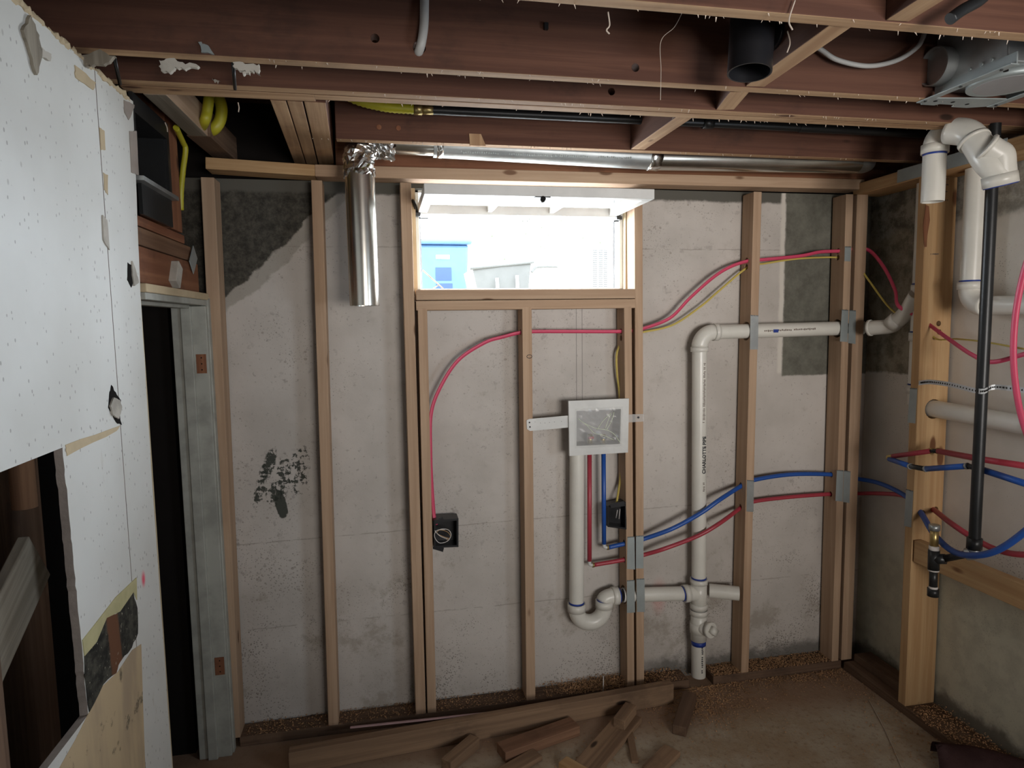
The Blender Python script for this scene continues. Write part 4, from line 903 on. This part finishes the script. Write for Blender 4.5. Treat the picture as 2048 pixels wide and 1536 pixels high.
# ================================================================== BOXES
def ebox(name, pts, depth, lab, loop=True):
    """open black device box: outline pts at the front plane, pushed back"""
    e = empty(name, (pts[0]+pts[2])/2)
    c = (pts[0]+pts[1]+pts[2]+pts[3])/4; inner = [c + (p-c)*.86 for p in pts]
    prism('box_rim', pts, (0, depth, 0), 'black', e, holes=[inner]); prism('box_back', inner, (0, .004, 0), 'black', e).location.y += depth*.9
    return e
sb = ebox('switch_box', [W(868, 1040, y=2.60), W(917, 1037, y=2.60), W(917, 1094, y=2.60), W(868, 1096, y=2.60)], .075, '')
prism('mounting_ear', [W(866, 1052, y=2.612), W(866, 1042, y=2.612), W(885, 1034, y=2.612), W(888, 1040, y=2.612)], (0, .004, 0), 'black', sb); prism('mounting_ear', [W(866, 1094, y=2.612), W(888, 1096, y=2.612), W(886, 1104, y=2.612), W(866, 1098, y=2.612)], (0, .004, 0), 'black', sb)
tube('wire_loop', [W(px, py, y=2.592) for px, py in ((895, 1078), (880, 1072), (870, 1062), (872, 1060+2), (884, 1058), (897, 1060), (902, 1070), (895, 1082), (880, 1086), (871, 1078), (869, 1068), (876, 1060), (890, 1059))], .0016, 'whitewire', sb, seg=8)
tube('wire_loop', [W(px, py, y=2.594) for px, py in ((898, 1077), (884, 1072), (874, 1066), (880, 1060), (895, 1064), (901, 1074), (893, 1080))], .0013, 'wood_warm', sb, seg=8)
tag(sb, 'black switch box with a loop of wire, on the jack stud left under the window', 'electrical box', 'black electrical boxes')
rb = ebox('outlet_box', [W(1214, 1012, y=2.625), W(1253, 1004, y=2.60), W(1253, 1059, y=2.60), W(1216, 1054, y=2.625)], .06, '')
prism('mounting_ear', [W(1220, 1008, y=2.605), W(1248, 1002, y=2.60), W(1250, 1012, y=2.60), W(1222, 1016, y=2.605)], (0, .004, 0), 'black', rb)
tube('wire_end', [W(1240, 1018, y=2.60), W(1238, 1038, y=2.60)], .0016, 'whitewire', rb, straight=True, seg=8); tube('wire_end', [W(1235, 1020, y=2.60), W(1232, 1036, y=2.61)], .0014, 'whitewire', rb, straight=True, seg=8)
tag(rb, 'small black outlet box on the side of the jack stud beside the blue tube', 'electrical box', 'black electrical boxes')
# nail plates
def nplate(pts, lab, y=YF-.0015, mat='plate', x=None):
    q_ = [W(*p, y=y) if x is None else W(*p, x=x) for p in pts]
    o = prism('nail_plate', q_, (0, .0012, 0) if x is None else (.0012, 0, 0), mat)
    bm = bmesh.new(); p0, p1 = Vector(q_[0]), Vector(q_[1]); n = 5
    for k in range(n):
        a = p0.lerp(p1, (k+.5)/n); box_bm(bm, a + Vector((-.0015, -.0003, -.004)), a + Vector((.0015, .0003, .0005)))
    link('nail_tooth', bm, 'iron', o); tag(o, lab, 'nail plate', 'nail plates on the studs'); return o
nplate([(1501, 630), (1517, 631), (1516, 699), (1500, 699)], 'pale nail plate on the stud where the white drain pipe passes', mat='steel')
nplate([(1494, 960), (1508, 961), (1507, 1024), (1493, 1023)], 'nail plate on that same stud where the blue and red tubes pass', mat='steel')
nplate([(1684, 619), (1697, 620), (1695, 684), (1680, 683)], 'upper left nail plate of the paired corner studs'); nplate([(1699, 620), (1712, 621), (1711, 688), (1696, 686)], 'upper right nail plate of the paired corner studs')
nplate([(1674, 940), (1687, 941), (1685, 1003), (1671, 1002)], 'lower left nail plate of the paired corner studs'); nplate([(1688, 941), (1701, 943), (1699, 1006), (1686, 1004)], 'lower right nail plate of the paired corner studs')
nplate([(1255, 1074), (1269, 1073), (1270, 1139), (1254, 1138)], 'upper nail plate on the jack stud beside the trap'); nplate([(1272, 1072), (1287, 1071), (1287, 1137), (1272, 1137)], 'upper nail plate on the full stud right of the trap')
nplate([(1254, 1161), (1269, 1160), (1270, 1225), (1254, 1226)], 'lower nail plate on the jack stud beside the trap'); nplate([(1273, 1158), (1289, 1157), (1290, 1224), (1274, 1224)], 'lower nail plate on the full stud right of the trap')
nplate([(1820, 776), (1834, 777), (1830, 847), (1815, 845)], 'grey nail plate on the narrow face of the wide yellow stud, upper', x=XR-.0015); nplate([(1812, 978), (1826, 982), (1822, 1055), (1808, 1052)], 'grey nail plate on the narrow face of the wide yellow stud, lower', x=XR-.0015)
nplate([(1690, 493), (1702, 493), (1701, 523), (1689, 522)], 'small nail plate high on the paired corner studs, by the pink cable')
# printed marks on wide stud
for px, py, n in ((1897, 358, 5), (1897, 369, 5), (1893, 383, 6), (1894, 400, 6), (1870, 508, 9)):
    dashes('grade_stamp', W(px-8, py, y=2.2275), (.0042, 0, 0), n, .0032, .006, 'inkfaint', r1, px+py, False)
# pencil circle on cripple stud
p = W(1059, 713, y=YF-.0006); tube('pencil_mark', [p + Vector((.011*math.cos(a), 0, .007*math.sin(a))) for a in [k*.7 for k in range(10)]], .0012, 'ink', s4, seg=5, n=3)
# ================================================================== CEILING FIXTURES
can = empty('pipe_end', W(1505, 140, y=1.50))
cq = W(1499, 146, y=1.50); pipe('pipe_wall', cq, cq + Vector((.012, .01, .145)), .052, 'black', can, .004, 40)
tube('pipe_hub', [cq + Vector((.055, .03, .11)), cq + Vector((.09, .05, .12))], .045, 'black', can, straight=True, seg=26)
tag(can, 'black plastic pipe end hanging open from the ceiling beside the blocking', 'pipe')
fb = empty('exhaust_fan_housing', (1.72, 1.56, ZJ+.01))
x0_, x1_, y0_, y1_ = 1.588, 1.98, 1.455, 1.682
bm = bmesh.new(); box_bm(bm, (x0_, y0_, ZJ+.016), (x1_, y1_, ZJ+.185), .004); link('housing', bm, 'steel', fb)
pipe('outlet_collar', (x0_, 1.655, ZJ+.075), (x0_-.035, 1.655, ZJ+.075), .052, 'steel', fb, .003)
for x in (1.565, 1.812):
    rl = box('mounting_rail', (x, 1.425, ZJ-.004), (x+.026, 1.722, ZJ-.001), 'plate', fb, .0005); box('rail_web', (x+.022, 1.43, ZJ-.002), (x+.026, 1.68, ZJ+.03), 'plate', rl)
    for y in (1.46, 1.58, 1.70): tube('rail_screw', [(x+.010, y, ZJ-.001), (x+.010, y, ZJ-.007)], .004, 'iron', rl, straight=True, seg=8)
prism('end_bracket', [(1.592, 1.68, ZJ-.003), (1.592, 1.735, ZJ-.003), (1.64, 1.735, ZJ-.003), (1.645, 1.722, ZJ-.003), (1.70, 1.722, ZJ-.003), (1.705, 1.74, ZJ-.003), (1.76, 1.74, ZJ-.003), (1.81, 1.72, ZJ-.003), (1.81, 1.655, ZJ-.003), (1.70, 1.665, ZJ-.003)], (0, 0, .003), 'plate', fb)
tube('intake_ring', [(1.705, 1.56, ZJ+.016), (1.705, 1.56, ZJ-.001)], .095, 'plate', fb, straight=True, seg=40); tube('intake_opening', [(1.705, 1.56, ZJ+.0), (1.705, 1.56, ZJ-.002)], .078, 'boxgrey', fb, straight=True, seg=40)
for x, y in ((1.61, 1.70), (1.67, 1.70), (1.73, 1.71), (1.60, 1.47)): tube('screw_hole', [(x, y, ZJ-.0035), (x, y, ZJ+.0)], .006, 'hole', fb, straight=True, seg=10)
tube('knockout', [(x0_-.001, 1.50+.018*math.cos(k*.6), ZJ+.125+.018*math.sin(k*.6)) for k in range(12)], .0012, 'boxwhite', fb, seg=6, n=2)
for y in (1.50, 1.53, 1.565): tube('side_screw', [(x0_-.004, y, ZJ+.035), (x0_, y, ZJ+.035)], .005, 'plate', fb, straight=True, seg=10)
tag(fb, 'galvanised fan housing on rails between joists at the upper right', 'fan housing')
hk = tube('ceiling_bracket', [W(1900, 38, y=1.20), W(1925, 20, y=1.20), W(1960, 0, y=1.20), W(1990, -30, y=1.2)], .012, 'iron'); tag(hk, 'dark metal bracket at the top right edge of the view', 'bracket')
# drywall scraps and nails under joists
def scrap(pts, y, lab, mat='paper', z=None, seed=1):
    o = prism('drywall_scrap', jag([W(*p, y=y) for p in pts], .004, 4, seed, 1), (0, .012, 0), mat); tag(o, lab, 'drywall scrap', 'drywall scraps left on the joists'); return o
scrap([(318, 120), (340, 116), (365, 124), (398, 132), (372, 137), (350, 134), (338, 146), (322, 142)], 1.682, 'larger torn scrap hanging on the deep joist near the left wall', seed=4)
scrap([(465, 124), (490, 128), (518, 128), (520, 150), (508, 140), (498, 148), (486, 150), (490, 140), (470, 136)], 1.682, 'pale star shaped scrap beside the black hanger on the deep joist', seed=5)
scrap([(396, 84), (415, 90), (428, 108), (402, 104)], 1.684, 'small grey tab on the side of the deep joist', 'plate', seed=6)
scrap([(150, 112), (200, 98), (230, 112), (218, 124), (188, 128), (172, 134)], 1.665, 'curled scrap at the left end of the deep joist', 'wood_grey', seed=7)
scrap([(425, 160), (430, 158), (442, 163), (436, 167)], 1.884, 'tiny scrap on the doubled joist', seed=8)
for k, (a, b) in enumerate((((228, 112), (240, 168)), ((466, 124), (470, 178)))):
    o = tube('hanger_rod', [W(*a, y=1.74), W(*b, y=1.88)], .0045, 'iron', straight=True, seg=8); tag(o, ('left', 'right')[k] + ' thin black hanger under the joists at upper left', 'hanger', 'black hangers')
# dust threads hanging from the joists
for k, (pp_, yy) in enumerate(((((1362, 30), (1348, 55), (1322, 82), (1322, 140), (1321, 200)), 1.5), (((1216, 24), (1219, 50), (1213, 60), (1219, 68)), 1.28), (((1590, 0), (1578, 40), (1585, 60)), 1.27), (((1575, 62), (1580, 85), (1574, 105)), 1.45), (((476, 205), (478, 215), (477, 224)), 1.98), (((330, 245), (334, 255), (335, 264)), 2.1))):
    o = tube('cobweb_strand', ([W(1363, 26, y=1.312)] if k == 0 else []) + [W(*p, y=yy) for p in pp_], .0007 if k == 0 else .0016, 'string', seg=5); tag(o, ('long thin cobweb thread between the front joist and the doubled joist', 'curly cobweb under the front joist above the window', 'brown strand crossing the front joist', 'short fuzzy strand beside the black pipe end', 'short strand under the black opening', 'short strand over the duct opening')[k], 'cobweb', 'strands hanging from the ceiling')
bm = bmesh.new(); rnd = random.Random(21)
for i in range(260):
    y = rnd.choice((1.283, 1.316, 1.693, 1.724, 1.89, 1.966, 2.364)); x = rnd.uniform(-.3, 2.0); L_ = rnd.uniform(.002, .009)
    p = Vector((x, y+rnd.uniform(-.003, .003), ZJ)); q_ = p + Vector((rnd.uniform(-.004, .004), rnd.uniform(-.003, .003), -L_)); s = rnd.uniform(.0008, .002)
    bm.faces.new([bm.verts.new(v) for v in (p - Vector((s, 0, 0)), p + Vector((s, 0, 0)), q_ + Vector((s*.3, 0, 0)), q_ - Vector((s*.3, 0, 0)))])
o = link('splinters', bm, 'string'); tag(o, 'loose fibres and splinters along the lower joist edges', 'splinters', kind='stuff')
# ================================================================== FLOOR CLUTTER
def brd(p0, p1, w_, t, lab, z=.0, mat='wood_floor', cut=0, name='scrap_board', z1=None):
    a = W(*p0, z=z+t/2); b = W(*p1, z=(z1 if z1 is not None else z)+t/2); o = lumber(name, a, b, w_, t, mat, Vector((0, 0, 1)).cross(b-a), bev=.003, cut=cut); tag(o, lab, 'board', 'scrap boards on the floor'); return o
a, b = Vector((-.40, 2.405, .045)), Vector((1.185, 2.525, .045))
o = lumber('loose_board', a - Vector((.0, 0, 0)), b, .089, .04, 'wood_floor', (0, 0, 1)); tag(o, 'long loose board lying along the foot of the back wall', 'board', 'scrap boards on the floor')
brd((892, 1532), (950, 1482), .048, .045, 'short thick block pointing toward the doorway side, left of the red offcut')
M['wood_rust'] = lumber_mat('rust_brown_scrap', (.30, .165, .10), (.19, .10, .06), (.06, .03, .02), .4)
brd((1002, 1505), (1150, 1452), .075, .042, 'reddish offcut with a square sawn end in the middle of the floor', mat='wood_rust')
brd((1238, 1448), (1262, 1416), .05, .042, 'short block with a bright top leaning on the slanting board', z=.02)
brd((1165, 1545), (1262, 1432), .10, .022, 'flat board slanting away from the viewer below the short block', mat='wood_floor')
brd((1358, 1462), (1380, 1392), .055, .04, 'dark reddish board end beside the foot of the tall white pipe', mat='wood_dark')
brd((1270, 1525), (1256, 1450), .028, .012, 'thin pale splintered strip below the short block', mat='wood_floor')
brd((985, 1560), (1075, 1508), .06, .02, 'flat offcut partly below the reddish offcut')
brd((1300, 1545), (1345, 1500), .07, .02, 'flat brown offcut at the bottom edge under the dark board end')
brd((1125, 1525), (1185, 1560), .05, .03, 'small pale offcut at the bottom edge of the view', mat='wood_warm')
brd((700, 1425+30), (985, 1415+10), .012, .006, 'strip of pinkish sill foam on the long loose board', z=.082, mat='pinkfoam')
brd((725, 1480), (775, 1473), .012, .006, 'pale sliver of wood on the long loose board', z=.07, mat='paper')
o = tube('pale_rod', [W(1206, 1390, y=2.59), W(1207, 1352, y=2.59)], .0022, 'whitewire', straight=True, seg=6); tag(o, 'thin pale rod standing against the sole plate under the trap', 'rod')
st = tube('chalk_string', [W(1737, 1398, z=.003), W(1770, 1460, z=.003), W(1806, 1540, z=.003)], .0016, 'string', seg=6); tag(st, 'pale string lying straight across the floor at the right', 'string')
# carpet roll
rc = empty('carpet_piece', W(1925, 1510, z=0))
bm = bmesh.new(); P0, P1 = W(1842, 1536, z=.0), W(1935, 1490, z=.0); ax_ = Vector((.9, -.6, 0)).normalized(); ay_ = Vector((.6, .9, 0)).normalized(); cc_ = W(1912, 1535, z=0)
rows = []
for i in range(13):
    th = math.pi*i/12; rows.append([bm.verts.new(cc_ + ay_*(-.08*math.cos(th)) + Vector((0, 0, .075*math.sin(th)+.003)) + ax_*u + ay_*(.012*math.sin(u*20))) for u in (-.07, -.02, .05, .12, .2, .3)])
for A, B in zip(rows, rows[1:]):
    for k in range(5): bm.faces.new((A[k], A[k+1], B[k+1], B[k]))
bmesh.ops.solidify(bm, geom=bm.faces[:], thickness=.006); link('pile', bm, 'rug', rc, True); tag(rc, 'curled pinkish-brown carpet piece on the floor at the lower right', 'carpet piece')
# sawdust and shavings
bm = bmesh.new(); rnd = random.Random(5)
def flake(x, y, z, s):
    a = rnd.uniform(0, 6.28); t = Vector((math.cos(a), math.sin(a), rnd.uniform(-.4, .4))); b = Vector((-t.y, t.x, rnd.uniform(-.3, .3)))*.45; c = Vector((x, y, z))
    v = [bm.verts.new(c + t*s*u + b*s*w_ + Vector((0, 0, s*.5*(1-u*u)))) for u, w_ in ((-1, -1), (0, -1), (1, -1), (1, 1), (0, 1), (-1, 1))]
    bm.faces.new((v[0], v[1], v[4], v[5])); bm.faces.new((v[1], v[2], v[3], v[4]))
for i in range(13000):
    k = rnd.random()
    if k < .25: x = rnd.triangular(.60, 1.32, .95); y = YF + rnd.uniform(.0, .1); z = .042 + rnd.random()**2*.022
    elif k < .45: x = rnd.uniform(1.43, 2.06); y = YF + rnd.uniform(0, .1); z = .042
    elif k < .55: x = rnd.uniform(-.6, .6); y = YF + rnd.uniform(.0, .1); z = .042
    elif k < .70: x = rnd.gauss(1.30, .12); y = min(2.59, rnd.gauss(2.48, .09)); z = .002
    elif k < .80: x = rnd.uniform(1.3, 2.08); y = 2.6 - abs(rnd.gauss(0, .05)); z = .002
    elif k < .92: x = XR + rnd.uniform(-.01, .14); y = rnd.uniform(1.6, 2.2); z = .041 + rnd.random()**3*.02
    elif k < .96: x = XR - abs(rnd.gauss(0, .1)); y = rnd.uniform(1.6, 2.6); z = .002
    else: x = rnd.uniform(.2, 2.0); y = rnd.uniform(1.9, 2.55); z = .002
    flake(x, y, z + .001, rnd.uniform(.0015, .0048))
M['shaving'] = plain('wood_shavings', (.50, .30, .16), .9, 0, .1, .45)
o = link('wood_shavings', bm, 'shaving'); tag(o, 'loose wood shavings and sawdust on the plates and floor', 'sawdust', kind='stuff')
